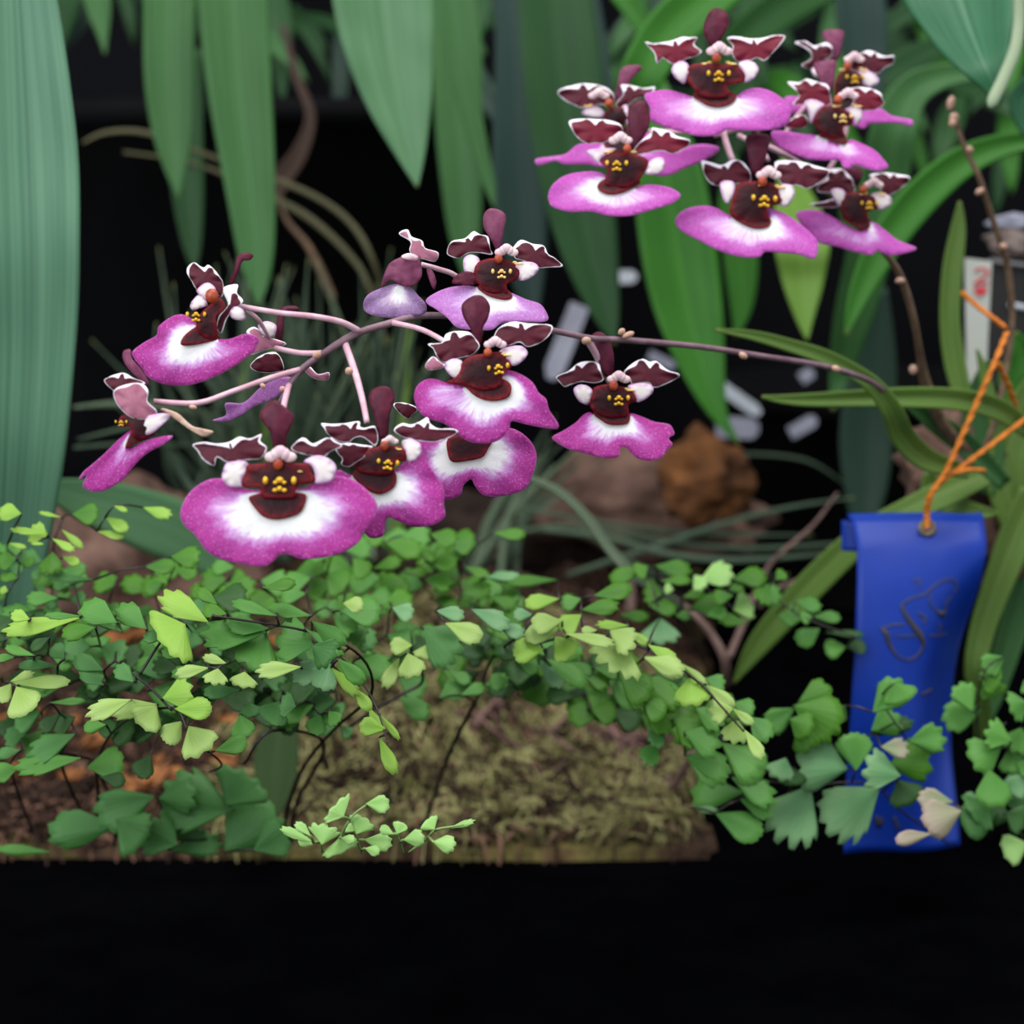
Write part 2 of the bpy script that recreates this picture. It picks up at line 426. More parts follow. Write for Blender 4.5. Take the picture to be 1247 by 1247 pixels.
lump('root_clump', at(768, 612, .86), (.042, .03, .024), m_brown, 'greyish brown root clump left of the orange bark chunk', 'roots', 4.1, 0, .45)
lump('root_clump', at(625, 690, .90), (.08, .04, .03), m_dbrown, 'dark brown root mass in the shade behind the middle ferns', 'roots', 6.3, 0, .4)
lump('root_clump', at(150, 690, .80), (.052, .03, .032), m_brown, 'brown root mass beside the big blue-green leaf on the left', 'roots', 8.3, 0, .5)
lump('root_clump', at(850, 640, .88), (.03, .03, .016), m_brown, 'small brown root lump right under the orange bark chunk', 'roots', 9.9, 0, .45)
lump('wood_log', at(320, 720, .92), (.05, .03, .03), m_dbrown, 'shaded brown log end below the nearest orchid flower', 'log', 2.9, .2, .3)
# bark chips
def chip_mesh(seed):
    random.seed(seed); n = 7; V = []
    for zf in (-.5, .5):
        for k in range(n):
            a = 2*math.pi*k/n; r = ru(.75, 1.1)
            V.append((math.cos(a)*r, math.sin(a)*r*.62, zf*ru(.22, .42)))
    V.append((0, 0, .28)); V.append((0, 0, -.28))
    Fa = [(k, (k+1) % n, n+(k+1) % n, n+k) for k in range(n)]+[(n+k, n+(k+1) % n, 2*n) for k in range(n)]+[((k+1) % n, k, 2*n+1) for k in range(n)]
    me = bpy.data.meshes.new('bark_chip'); me.from_pydata(V, [], Fa); me.update(); return me
chips = [chip_mesh(s) for s in range(5)]; m_chip = mat_plain('bark_chip', (192, 122, 70), (120, 76, 46), 3, .8, .2, 0, .5, .05)
for c in chips: c.materials.append(m_chip)
random.seed(3)
for i, (px, py) in enumerate([(12, 885), (45, 880), (80, 890), (165, 893), (180, 905), (115, 912), (235, 930), (262, 945), (210, 935), (135, 958), (165, 962), (95, 955), (30, 950), (140, 790), (160, 782), (250, 785), (340, 790), (275, 870), (285, 855), (60, 840), (195, 960), (285, 925), (20, 925), (215, 785), (330, 860)]):
    d = .70
    for _ in range(8):   # drop onto the mound
        p = P(px, py, d); d += (p.z-Hm(p.x, p.y))/.42*1.0
    p = P(px, py, d); o = link('bark_chip', chips[i % 5], None)
    o.location = (p.x, p.y, Hm(p.x, p.y)+.003); r = ru(.006, .0105); o.scale = (r, r, r*.9); o.rotation_euler = (ru(-.3, .5), ru(-.4, .4), ru(0, 6.28))
    tag(o, 'orange-brown bark chip lying among the fern stems', 'bark chip', 'orange bark chips on the moss')

# black pots and tags behind
def pot(name, c, r, h, label, mat, lipw=.004, taper=.82):
    t = empty(name, c, label, 'pot'); prof = [(r*taper, 0), (r, h), (r+lipw, h), (r+lipw, h+.012), (r-.002, h+.012), (r-.003, h-.01), (0.001, h-.012)]
    V, Fa = [], []; n = 48
    for (rr, z) in prof:
        for k in range(n): V.append((rr*math.cos(2*math.pi*k/n), rr*math.sin(2*math.pi*k/n), z))
    for i in range(len(prof)-1):
        for k in range(n):
            a = i*n+k; b = i*n+(k+1) % n; Fa.append((a, b, b+n, a+n))
    mesh_of('pot_body', V, Fa, mat, t); return t
m_pot = mat_plain('black_plastic_pot', (5, 5, 6), (9, 9, 12), 20, .8, .1, 0, .1)
pot('plant_pot', (-.12, 1.08, 0), .135, .245, 'large black plastic pot in the dark behind the left leaves', m_pot)
pot('plant_pot', (.20, 1.02, 0), .085, .10, 'low black plastic pot in the dark behind the single lower flower', m_pot)
m_lab = mat_plain('white_plastic_label', (196, 200, 206), (170, 174, 186), 40, .5, .3)
m_labg = mat_plain('grey_plastic_label', (150, 150, 164), (120, 120, 136), 40, .5, .3)
def label_tag(p0, p1, wpx, d0, d1, mat, text, name='plant_label'):
    a, b = P(*p0, d0), P(*p1, d1); ax = (b-a); L = ax.length; ax.normalize(); si = ax.cross(FWD).normalized(); nn = ax.cross(si)
    wd = wpx*d0/F/2; V = []
    for zz in (-.0004, .0004):
        for (u, v) in ((-wd, 0), (wd, 0), (wd, L*.86), (wd*.4, L), (-wd*.4, L), (-wd, L*.86)):
            V.append(si*u+ax*v+nn*zz)
    n = 6; Fa = [tuple(range(5, -1, -1)), tuple(range(6, 12))]+[(k, (k+1) % n, n+(k+1) % n, n+k) for k in range(n)]
    o = mesh_of(name, V, Fa, mat, smooth=False); o.location = a; tag(o, text, 'plant label'); return o
label_tag((728, 338), (776, 337), 16, .90, .90, m_lab, 'short white label lying level between two dark hanging leaves')
label_tag((706, 372), (670, 462), 24, .88, .86, m_labg, 'grey slanting label in the gap left of the single lower flower')
label_tag((790, 432), (822, 447), 12, .88, .88, m_labg, 'little grey label peeping out under the flower stalk')
label_tag((874, 468), (926, 504), 15, .88, .88, m_lab, 'narrow white label tilted down beside the bright green leaf tip')
label_tag((872, 520), (924, 522), 26, .90, .90, m_labg, 'wide grey label lying flat above the orange bark chunk')
label_tag((975, 462), (990, 452), 15, .92, .92, m_labg, 'tiny upper grey label in the dark under the long flower stalk')
label_tag((962, 528), (994, 510), 16, .92, .92, m_labg, 'tiny lower grey label in the dark above the ribbon leaf')

# ------------------------------------------------------------------ strap leaves
def strap(name, pts, mat, parent, fold=.25, sub=5, ncross=9, arch=0.0, twist=0.0, solid=.0007, org=None):
    """pts: (px,py,d,width_px)"""
    c = catmull(pts, False, sub); V, fl = [], []; m = len(c); seed = ru(0, 1)
    org = parent.location if org is None else org
    for i, p in enumerate(c):
        q0, q1 = c[max(i-1, 0)], c[min(i+1, m-1)]
        dx, dy = q1[0]-q0[0], q1[1]-q0[1]; L = math.hypot(dx, dy)+1e-9; nx, ny = -dy/L, dx/L
        if ny > 0 or (abs(ny) < 1e-6 and nx > 0): pass
        wv = max(p[3], .6)
        for k in range(ncross):
            u = k/(ncross-1)*2-1
            zz = -fold*wv/2*(1-abs(u)**1.3) + .012*wv*math.sin(i*.9+u*3+seed*6)*abs(u)
            ex = u*wv/2
            pt = P(p[0]+nx*ex, p[1]+ny*ex, p[2]) - FWD*float((zz+twist*ex)*p[2]/F)
            V.append(pt-org); fl.append((u, i/(m-1), seed))
    Fa = [(i*ncross+k, i*ncross+k+1, (i+1)*ncross+k+1, (i+1)*ncross+k) for i in range(m-1) for k in range(ncross-1)]
    return mesh_of(name, V, Fa, mat, parent, fl, solid=solid)

def plant(name, base, label, leaves, cat='plant', group=None):
    t = empty(name, base, label, cat, group)
    for (pts, mt, kw) in leaves: strap('leaf', pts, M[mt], t, **kw)
    return t
plant('strap_leaf_plant', P(20, -40, .5), 'plant whose one huge blue-green strap leaf hangs down the left edge', [
    ([(20, -40, .50, 84), (26, 60, .50, 106), (32, 180, .50, 124), (36, 300, .50, 122), (36, 420, .505, 112), (30, 540, .51, 100), (22, 640, .52, 84), (12, 730, .53, 62), (4, 790, .54, 20)], 'leaf_blue', dict(fold=.16, ncross=15, arch=.1))], 'plant')
plant('strap_leaf_plant', P(240, -60, .74), 'plant with three narrow green leaves hanging left of the dark pot', [
    ([(208, -60, .76, 66), (206, 30, .76, 64), (207, 110, .76, 60), (211, 170, .76, 46), (214, 210, .76, 24), (217, 240, .76, 2)], 'leaf_mid', dict(fold=.2)),
    ([(280, -60, .74, 88), (286, 40, .74, 84), (294, 130, .74, 76), (304, 220, .74, 62), (311, 300, .74, 46), (314, 345, .74, 26), (315, 372, .74, 2)], 'leaf_mid', dict(fold=.25)),
    ([(220, 60, .82, 50), (224, 160, .82, 46), (229, 240, .82, 38), (234, 300, .82, 22), (237, 330, .82, 2)], 'leaf_dark', dict(fold=.2)),
    ([(112, -50, .85, 44), (120, 10, .85, 30), (125, 42, .85, 14), (128, 66, .85, 2)], 'leaf_mid', dict(fold=.2))], 'plant')
plant('strap_leaf_plant', P(470, -60, .66), 'plant with one broad pale green pointed leaf hanging left of centre', [
    ([(462, -60, .66, 128), (468, 10, .66, 122), (476, 70, .66, 104), (488, 130, .66, 76), (500, 185, .66, 38), (508, 228, .66, 2)], 'leaf_light', dict(fold=.22, ncross=11))], 'plant')
plant('strap_leaf_plant', P(580, -60, .8), 'plant with narrow leaves ending in a tan tip above the topmost lower flower', [
    ([(545, -50, .76, 24), (556, 50, .76, 30), (570, 120, .76, 27), (584, 180, .76, 20), (596, 225, .76, 14), (602, 252, .76, 2)], 'leaf_mid', dict(fold=.3)),
    ([(552, -50, .84, 40), (556, 40, .84, 60), (558, 140, .84, 58), (562, 220, .84, 50), (566, 290, .84, 36), (568, 340, .84, 4)], 'leaf_mid', dict(fold=.2)),
    ([(618, -30, .84, 34), (626, 60, .84, 46), (630, 160, .84, 60), (634, 250, .84, 66), (642, 330, .84, 44), (650, 400, .84, 6)], 'leaf_grey', dict(fold=.2)),
    ([(590, 55, .86, 22), (565, 66, .86, 24), (540, 84, .86, 14)], 'leaf_mid', dict(fold=.2))], 'plant')
plant('strap_leaf_plant', P(700, -60, .8), 'plant with one wide dark leaf hanging behind the left side of the upper flowers', [
    ([(672, -50, .78, 86), (682, 60, .78, 96), (694, 160, .78, 96), (706, 240, .78, 86), (722, 320, .78, 64), (738, 380, .78, 34), (748, 420, .78, 3)], 'leaf_dark', dict(fold=.25, ncross=11)),
    ([(700, -40, .9, 46), (718, 60, .9, 44), (740, 130, .9, 20), (752, 190, .9, 3)], 'leaf_grey', dict(fold=.2))], 'plant')
plant('strap_leaf_plant', P(840, 150, .78), 'plant with bright green upright-hung leaves under the upper flowers', [
    ([(786, 60, .775, 8), (798, 130, .765, 52), (815, 220, .76, 86), (826, 300, .76, 92), (838, 370, .76, 84), (852, 430, .76, 62), (866, 480, .76, 36), (880, 512, .76, 16), (900, 540, .76, 2)], 'leaf_bright', dict(fold=.3, ncross=11)),
    ([(893, 190, .84, 6), (896, 245, .84, 42), (902, 310, .84, 42), (903, 370, .84, 28), (896, 410, .84, 3)], 'leaf_bright', dict(fold=.25)),
    ([(955, 190, .80, 6), (966, 240, .76, 46), (976, 290, .72, 68), (978, 340, .72, 52), (980, 385, .72, 24), (983, 414, .72, 2)], 'leaf_yellow', dict(fold=.3))], 'plant')
plant('strap_leaf_plant', P(920, -60, .72), 'plant whose bright green leaf bends over at the top centre behind the flowers', [
    ([(930, -60, .70, 50), (872, -14, .70, 60), (815, 36, .70, 60), (782, 90, .70, 54), (764, 140, .71, 46), (752, 200, .72, 30)], 'leaf_bright', dict(fold=.3)),
    ([(740, -30, .82, 30), (770, 10, .82, 26), (790, 50, .82, 14)], 'leaf_bright', dict(fold=.3)),
    ([(1010, -30, .8, 60), (950, 10, .82, 50), (890, 60, .84, 40), (850, 120, .86, 20)], 'leaf_mid', dict(fold=.3))], 'plant')
plant('strap_leaf_plant', P(1190, 90, .72), 'plant with one curved green leaf arching down behind the right upper flowers', [
    ([(1200, 88, .74, 14), (1150, 92, .74, 30), (1110, 112, .74, 44), (1088, 160, .74, 56), (1076, 230, .75, 58), (1056, 320, .76, 54), (1036, 400, .77, 44), (1022, 460, .78, 24), (1014, 500, .78, 3)], 'leaf_mid', dict(fold=.25, ncross=11)),
    ([(1045, -30, .85, 60), (1050, 30, .85, 62), (1054, 90, .85, 50), (1050, 150, .85, 20)], 'leaf_grey', dict(fold=.2))], 'plant')
plant('strap_leaf_plant', P(1175, -60, .56), 'plant with one broad glossy pale-edged leaf curling at the top right corner', [
    ([(1155, -60, .58, 150), (1172, -10, .57, 136), (1186, 36, .56, 104), (1200, 76, .55, 62), (1212, 108, .55, 24), (1216, 130, .55, 9)], 'leaf_top', dict(fold=.3, ncross=13)),
    ([(1240, -30, .55, 12), (1241, 20, .55, 13), (1236, 60, .548, 14), (1222, 95, .546, 14), (1209, 122, .544, 13), (1206, 131, .544, 4)], 'leaf_margin', dict(fold=-.4, ncross=7)),
    ([(1262, 100, .6, 30), (1246, 125, .6, 34), (1250, 165, .6, 10)], 'leaf_top', dict(fold=.3))], 'plant')
plant('strap_leaf_plant', P(1270, 172, .64), 'plant whose narrow leaf with a light midline arches from the right edge', [
    ([(1275, 170, .64, 16), (1225, 176, .64, 28), (1175, 196, .64, 38), (1130, 232, .64, 44), (1092, 276, .64, 44), (1062, 325, .64, 36), (1042, 370, .64, 22), (1030, 408, .64, 3)], 'leaf_bright', dict(fold=.35))], 'plant')
plant('strap_leaf_plant', P(1055, 360, .82), 'plant with one dull dark leaf hanging in the shade above the blue ribbon', [
    ([(1078, 350, .82, 4), (1066, 430, .82, 50), (1056, 520, .82, 66), (1054, 590, .82, 54), (1052, 640, .82, 28), (1050, 670, .82, 3)], 'leaf_deep', dict(fold=.25))], 'plant')
plant('broad_leaf_plant', P(70, 600, .62), 'broad pale green leaf lying low beside the big blue-green leaf', [
    ([(50, 590, .60, 14), (100, 606, .62, 48), (160, 626, .64, 66), (220, 650, .66, 70), (280, 690, .68, 40)], 'leaf_light', dict(fold=.15, twist=.9))], 'plant')
plant('broad_leaf_plant', P(335, 990, .64), 'dark green leaf standing upright in the moss near the bottom', [
    ([(330, 1000, .60, 14), (334, 960, .61, 44), (337, 920, .62, 54), (342, 880, .63, 36), (346, 850, .64, 3)], 'leaf_low', dict(fold=.3))], 'plant')
# dim foliage in the depth at the top
random.seed(21)
for (x0, x1, y0, y1, n, lab) in ((80, 420, -60, 60, 26, 'dim leafy plant in the dark at the top left'), (520, 860, -60, 170, 26, 'dim leafy plant behind the bright bent leaf at top centre'), (880, 1260, -60, 190, 46, 'tangle of green leaves behind the upper flowers at top right')):
    t = empty('leafy_plant', P((x0+x1)/2, y0, 1.0), lab, 'plant')
    for i in range(n):
        x = ru(x0, x1); y = ru(y0, y1)-40; d = ru(.95, 1.12); L = ru(60, 150); a = ru(-1.3, 1.3); ww = ru(14, 36)
        pts = [(x, y, d, ww*.4), (x+math.sin(a)*L*.5, y+math.cos(a)*L*.4, d-.02, ww), (x+math.sin(a)*L*.9, y+math.cos(a)*L*.8+10, d-.03, ww*.7), (x+math.sin(a)*L*1.1, y+math.cos(a)*L+24, d-.03, 2)]
        strap('leaf', pts, M[random.choice(('leaf_dark', 'leaf_deep', 'leaf_mid', 'leaf_dark') if x < 880 else ('leaf_dark', 'leaf_mid', 'leaf_bright', 'leaf_dark'))], t, fold=.3, sub=3, ncross=5)

# grassy plant: thin arching blades
gp = empty('grassy_plant', P(370, 690, .84), 'clump of thin arching grey-green grass blades behind the lower flowers', 'plant')
def blade(pts, mt='grass', parent=gp): return strap('blade', pts, M[mt], parent, fold=.3, sub=4, ncross=3, solid=.0004)
blade([(100, 174, .80, 3), (130, 161, .80, 5), (180, 162, .80, 6), (250, 188, .80, 6), (330, 216, .80, 7), (390, 243, .80, 7), (430, 275, .80, 7), (455, 320, .80, 6), (475, 390, .82, 5)], 'grass_tan')
blade([(150, 185, .82, 3), (240, 200, .82, 4), (330, 240, .82, 7), (380, 268, .82, 8), (425, 310, .82, 7), (450, 350, .82, 6), (470, 420, .82, 5)], 'grass_tan')
blade([(90, 496, .72, 3), (150, 492, .74, 8), (230, 500, .76, 6), (320, 530, .80, 4)], 'grass')
blade([(95, 535, .72, 2), (180, 515, .74, 5), (260, 500, .78, 4)], 'grass_dark')
blade([(90, 545, .72, 3), (170, 540, .74, 5), (260, 545, .78, 4)], 'grass_dark')
random.seed(5)
for i in range(120):
    bx = random.gauss(375, 62); by = ru(620, 700); tx = bx+random.gauss(-10, 75); ty = ru(300, 520); d = ru(.76, .95); ww = ru(4, 9)
    arc = ru(-35, 35)
    blade([(bx, by, d, ww*.8), ((bx*2+tx)/3+arc, (by*2+ty)/3, d, ww), ((bx+2*tx)/3+arc, (by+2*ty)/3, d-.02, ww), (tx, ty, d-.03, 1)], random.choice(('grass_dark', 'grass_dark', 'grass', 'grass_dark')))
for x in (318, 482, 290): blade([(x, 690, .80, 15), (x+4, 560, .80, 17), (x+10, 470, .80, 12), (x+18, 392, .80, 2)], 'leaf_orchid')
for i in range(22):
    bx = ru(560, 640); by = ru(680, 720); tx = ru(640, 740); ty = ru(500, 610); d = ru(.8, .9)
    blade([(bx, by, d, 6), ((bx+tx)/2-15, (by+ty)/2, d, 8), (tx, ty, d, 1)], random.choice(('grass_dark', 'grass')))
gq = empty('grassy_plant', P(760, 720, .72), 'wiry dark green grass leaning across the shade left of the ribbon', 'plant')
for pts in ([(600, 655, .80, 5), (690, 640, .80, 6), (790, 655, .80, 6), (900, 668, .80, 6), (1050, 660, .80, 3)],
            [(660, 645, .76, 5), (740, 655, .76, 7), (820, 676, .76, 8), (900, 682, .76, 7), (1010, 674, .76, 3)],
            [(690, 700, .78, 5), (790, 668, .78, 7), (880, 638, .78, 6), (960, 618, .78, 5), (1040, 606, .78, 2)],
            [(640, 620, .8, 4), (760, 640, .8, 5), (860, 650, .8, 5), (990, 652, .8, 2)],
            [(700, 640, .82, 5), (800, 700, .82, 6), (880, 706, .82, 4), (960, 700, .8, 2)],
            [(820, 560, .84, 3), (900, 553, .84, 4), (980, 560, .84, 4), (1030, 590, .84, 2)]): blade(pts, 'grass_dark', gq)
px_tube('stem', [(820, 728, .64, 3), (845, 748, .63, 4), (868, 775, .63, 5), (883, 805, .63, 5.6), (884, 835, .64, 5.6)], M['fstem_r'], gq, loc=gq.location)
strap('blade', [(640, 580, .62, 4), (680, 598, .62, 8), (715, 630, .62, 10), (742, 668, .62, 11), (775, 702, .62, 11), (825, 735, .63, 9), (850, 756, .64, 3)], M['grass'], gq, fold=.5, ncross=5, solid=.0008)
px_tube('stem', [(1020, 600, .70, 1.5), (990, 640, .70, 2.2), (950, 675, .70, 2.6), (930, 700, .70, 3), (905, 760, .68, 4), (888, 800, .66, 4.5)], M['fstem_r'], gq, loc=gq.location)
px_tube('stem', [(1030, 690, .7, 2), (980, 705, .7, 3), (940, 720, .7, 3), (925, 740, .7, 3)], M['fstem_r'], gq, loc=gq.location)
px_tube('stem', [(845, 915, .66, 5), (825, 950, .67, 6), (800, 985, .68, 6)], M['fstem_r'], gq, loc=gq.location)
px_tube('stem', [(766, 690, .70, 6), (768, 720, .70, 6), (768, 745, .70, 6)], M['fstem_r'], gq, loc=gq.location)

# brown dry tendril leaf near the pot
dl = empty('dry_leaf', P(350, 110, .9), 'withered brown leaf twisting down over the dark pot', 'leaf')
strap('leaf_blade', [(345, 30, .88, 6), (360, 90, .88, 10), (378, 140, .88, 12), (365, 185, .88, 20), (345, 215, .88, 24), (338, 240, .88, 10)], mat_leaf('dry_brown_leaf', (72, 52, 44), (92, 68, 56), (80, 60, 50)), dl, fold=.3)
px_tube('stem', [(338, 240, .88, 2), (350, 270, .88, 3), (375, 300, .88, 4), (395, 340, .88, 5), (405, 365, .88, 5)], M['stalk_brown'], dl, loc=dl.location)

# ------------------------------------------------------------------ orchids
ROT = (math.pi/2-PITCH, 0, 0)
def flower(plantobj, fr, d, c, lip=None, blotch=None, throat=None, lobes=(), petals=(), sepals=(), col=None, cap=None, cal=None,
           lipmat='lip', tilt=.25, tiltx=0, white=.5, petmat='petal', extra=(), sepmat='sepal', calmat='callus', dome=10, wave=2.2, capr=1.0):
    cx, cy = fx(fr, c); s = d/F; cv = (cx, cy); sc_ = FR[fr][2]
    t = bpy.data.objects.new('flower', None); COL.objects.link(t); t.empty_display_size = .005
    t.parent = plantobj; wl = P(cx, cy, d)
    t.rotation_euler = ROT; t.location = wl-plantobj.location
    X = lambda poly: [fx(fr, p) for p in poly]
    for q in sepals: sheet('dorsal_sepal', X(q), cv, s, M[sepmat], t, 4, z=-9, dome=5, wave=1.0, fold=.12, rim=0)
    for q in petals: sheet('petal', X(q), cv, s, M[petmat], t, 2.6, z=-4, dome=4, wave=3.0, rim=.012, toprim=.27, tilt=.15, solid=.00018)
    for (q, mt, z) in extra: sheet('lateral_sepal', X(q), cv, s, M[mt], t, 2.8, z=z, dome=4, wave=1.6, rim=.02, toprim=.12, blotch=None if not mt.startswith('lip') else [(cx-1, cy-1), (cx+1, cy-1), (cx, cy+1)])
    if lip: sheet('lip', X(lip), cv, s, M[lipmat], t, 4.5, z=0, dome=dome, tilt=tilt, tiltx=tiltx, wave=wave, blotch=X(blotch) if blotch else [(cx-2, cy-2), (cx+2, cy-2), (cx, cy+2)], white=white)
    if blotch and lip: sheet('lip_patch', X(blotch), cv, s, M['throat'], t, 3, z=dome+2.2, dome=2, wave=.4, tilt=tilt)
    if throat: sheet('throat', X(throat), cv, s, M['throat'], t, 3, z=dome+4, dome=6, wave=1.0)
    for q in lobes: sheet('lip_lobe', X(q), cv, s, M['lobe'], t, 3, z=dome+3, dome=2.5, wave=1.6, solid=.0002)
    zt = dome+12
    if cal:
        x, y = fx(fr, cal[:2]); x -= cx; y = -(y-cy); u = cal[2]/sc_; rr = cal[3] if len(cal) > 3 else 0
        pat = [(-.42, .04, .085, .13), (.42, .04, .085, .13), (0, .06, .12, .10), (-.13, -.02, .07, .06), (.14, -.02, .07, .06), (-.14, -.25, .08, .07), (.14, -.25, .08, .07), (0, -.2, .09, .09)]
        lst = []
        for (a, b, r1, r2) in pat:
            a2 = a*math.cos(rr)-b*math.sin(rr); b2 = a*math.sin(rr)+b*math.cos(rr)
            lst.append((x+a2*u*.85, y+b2*u*.85, zt, r1*u*.85, r2*u*.85, .1*u))
        V, Fa = ellipsoids(lst, s); mesh_of('callus', V, Fa, M[calmat], t)
    if col:
        x, y = fx(fr, col[:2]); x -= cx; y = -(y-cy); u = col[2]/sc_*.88
        V, Fa = ellipsoids([(x-.28*u, y-.06*u, zt, .22*u, .17*u, .09*u), (x+.28*u, y-.06*u, zt, .22*u, .17*u, .09*u), (x, y+.10*u, zt+2, .22*u, .20*u, .12*u), (x-.14*u, y+.02*u, zt, .18*u, .2*u, .16*u), (x+.14*u, y+.02*u, zt, .18*u, .2*u, .16*u)], s, 10, 8)
        mesh_of('column', V, Fa, M['column'], t)
        V, Fa = ellipsoids([(x-.50*u, y-.50*u, zt-5, .2*u, .05*u, .05*u), (x+.50*u, y-.50*u, zt-5, .2*u, .05*u, .05*u), (x-.34*u, y-.44*u, zt-5, .1*u, .05*u, .05*u), (x+.34*u, y-.44*u, zt-5, .1*u, .05*u, .05*u)], s, 8, 6)
        mesh_of('crest', V, Fa, M['callus_pale'], t)
    if cap:
        x, y = fx(fr, cap[:2]); x -= cx; y = -(y-cy); u = .85*capr*(cap[2] if len(cap) > 2 else (col[2]*.19 if col else 20))/sc_
        V, Fa = ellipsoids([(x, y, zt+3, u, u*1.1, u*.6)], s, 10, 8); mesh_of('anther_cap', V, Fa, M['cap'], t)
    return t

base1 = P(1110, 520, .52)
op1 = empty('orchid_plant', base1, 'orchid whose long stalk reaches left with the lower spray of magenta flowers', 'orchid')
base2 = P(1190, 560, .58)
op2 = empty('orchid_plant', base2, 'orchid carrying the tight cluster of pink flowers at the upper right', 'orchid')
# front flower
flower(op1, 'A', .36, (625, 700), tilt=.15, white=.53, dome=12,
    lip=[(300, 590), (200, 600), (100, 670), (50, 770), (65, 850), (150, 930), (210, 1010), (300, 1060), (420, 1085), (540, 1100), (600, 1070), (635, 1035), (690, 1030), (760, 1055), (880, 1050), (1000, 1020), (1090, 960), (1120, 900), (1180, 830), (1195, 740), (1140, 660), (1060, 600), (960, 575), (860, 600), (790, 640), (730, 650), (620, 640), (540, 660), (440, 650), (370, 620)],
    blotch=[(455, 710), (490, 760), (540, 810), (610, 828), (690, 815), (750, 790), (780, 740), (785, 685), (720, 670), (630, 650), (540, 670), (470, 690)],
    throat=[(450, 515), (560, 500), (640, 480), (720, 500), (820, 505), (815, 550), (840, 580), (830, 615), (760, 625), (730, 660), (720, 700), (540, 700), (530, 655), (490, 640), (430, 640), (415, 600), (445, 570)],
    lobes=[[(330, 500), (400, 490), (450, 500), (435, 560), (415, 600), (410, 640), (340, 635), (300, 590), (310, 540)], [(775, 490), (850, 455), (930, 480), (965, 530), (940, 600), (870, 620), (835, 610), (840, 560), (815, 510)]],
    petals=[[(110, 390), (180, 375), (260, 385), (330, 375), (390, 345), (450, 355), (515, 328), (510, 370), (550, 410), (520, 470), (450, 480), (380, 490), (320, 495), (260, 465), (245, 515), (180, 480), (145, 430)], [(690, 410), (760, 350), (820, 385), (900, 350), (950, 370), (990, 400), (925, 430), (880, 465), (810, 455), (740, 440)]],
    sepals=[[(590, 410), (570, 320), (510, 240), (520, 180), (590, 130), (640, 160), (705, 220), (690, 280), (660, 350), (655, 410)]],
    col=(645, 455, 215), cap=(632, 508, 36), cal=(640, 610, 230))
flower(op1, 'I', .371, (570, 760), tilt=.15, white=.5, dome=9,
    lip=[(300, 740), (200, 700), (170, 800), (300, 900), (400, 1000), (400, 1150), (440, 1210), (500, 1215), (550, 1190), (560, 1090), (590, 1060), (650, 1085), (760, 1125), (850, 1130), (950, 1105), (1010, 1050), (1000, 960), (1000, 860), (950, 760), (880, 650), (840, 560), (780, 600), (690, 650), (640, 700), (560, 700), (400, 720)],
    blotch=[(310, 735), (350, 790), (410, 840), (470, 875), (530, 885), (600, 855), (640, 810), (645, 750), (620, 700), (540, 680), (420, 690), (350, 700)],
    throat=[(330, 650), (420, 560), (490, 530), (600, 520), (690, 530), (715, 570), (715, 630), (640, 650), (620, 720), (540, 740), (420, 730), (340, 700)],
    lobes=[[(690, 480), (760, 470), (820, 500), (835, 560), (800, 620), (740, 640), (715, 620), (710, 560), (690, 520)]],
    extra=[([(150, 455), (210, 500), (300, 500), (400, 515), (470, 525), (430, 560), (400, 610), (350, 640), (290, 680), (230, 660), (240, 620), (200, 570), (170, 510)], 'petal', 15)],
    petals=[[(65, 345), (150, 350), (250, 345), (355, 330), (365, 370), (400, 380), (470, 365), (490, 400), (500, 470), (480, 520), (440, 490), (380, 450), (320, 460), (280, 490), (190, 480), (120, 430), (95, 390)], [(620, 400), (680, 345), (750, 355), (820, 330), (875, 300), (900, 350), (960, 385), (1060, 385), (1110, 405), (1050, 450), (980, 480), (920, 490), (850, 485), (760, 470), (690, 450)]],
    sepals=[[(500, 450), (490, 370), (470, 290), (440, 210), (430, 140), (460, 85), (540, 60), (600, 85), (625, 150), (600, 230), (580, 320), (575, 400), (560, 450)]],
    col=(600, 480, 150), cap=(560, 520, 40), cal=(585, 650, 200, -.1))
flower(op1, 'C', .395, (520, 470), tilt=.1, white=.5, dome=6,
    lip=[(330, 440), (360, 410), (440, 400), (560, 390), (640, 375), (700, 410), (725, 460), (715, 520), (690, 570), (640, 590), (590, 597), (550, 590), (525, 560), (515, 540), (490, 560), (480, 590), (440, 607), (400, 600), (350, 560), (320, 500)],
    blotch=[(440, 410), (440, 460), (455, 485), (500, 482), (550, 470), (570, 440), (580, 410), (500, 395)],
    extra=[([(262, 297), (290, 292), (330, 303), (338, 318), (322, 332), (312, 345), (295, 336), (275, 318)], 'petal', -5)])
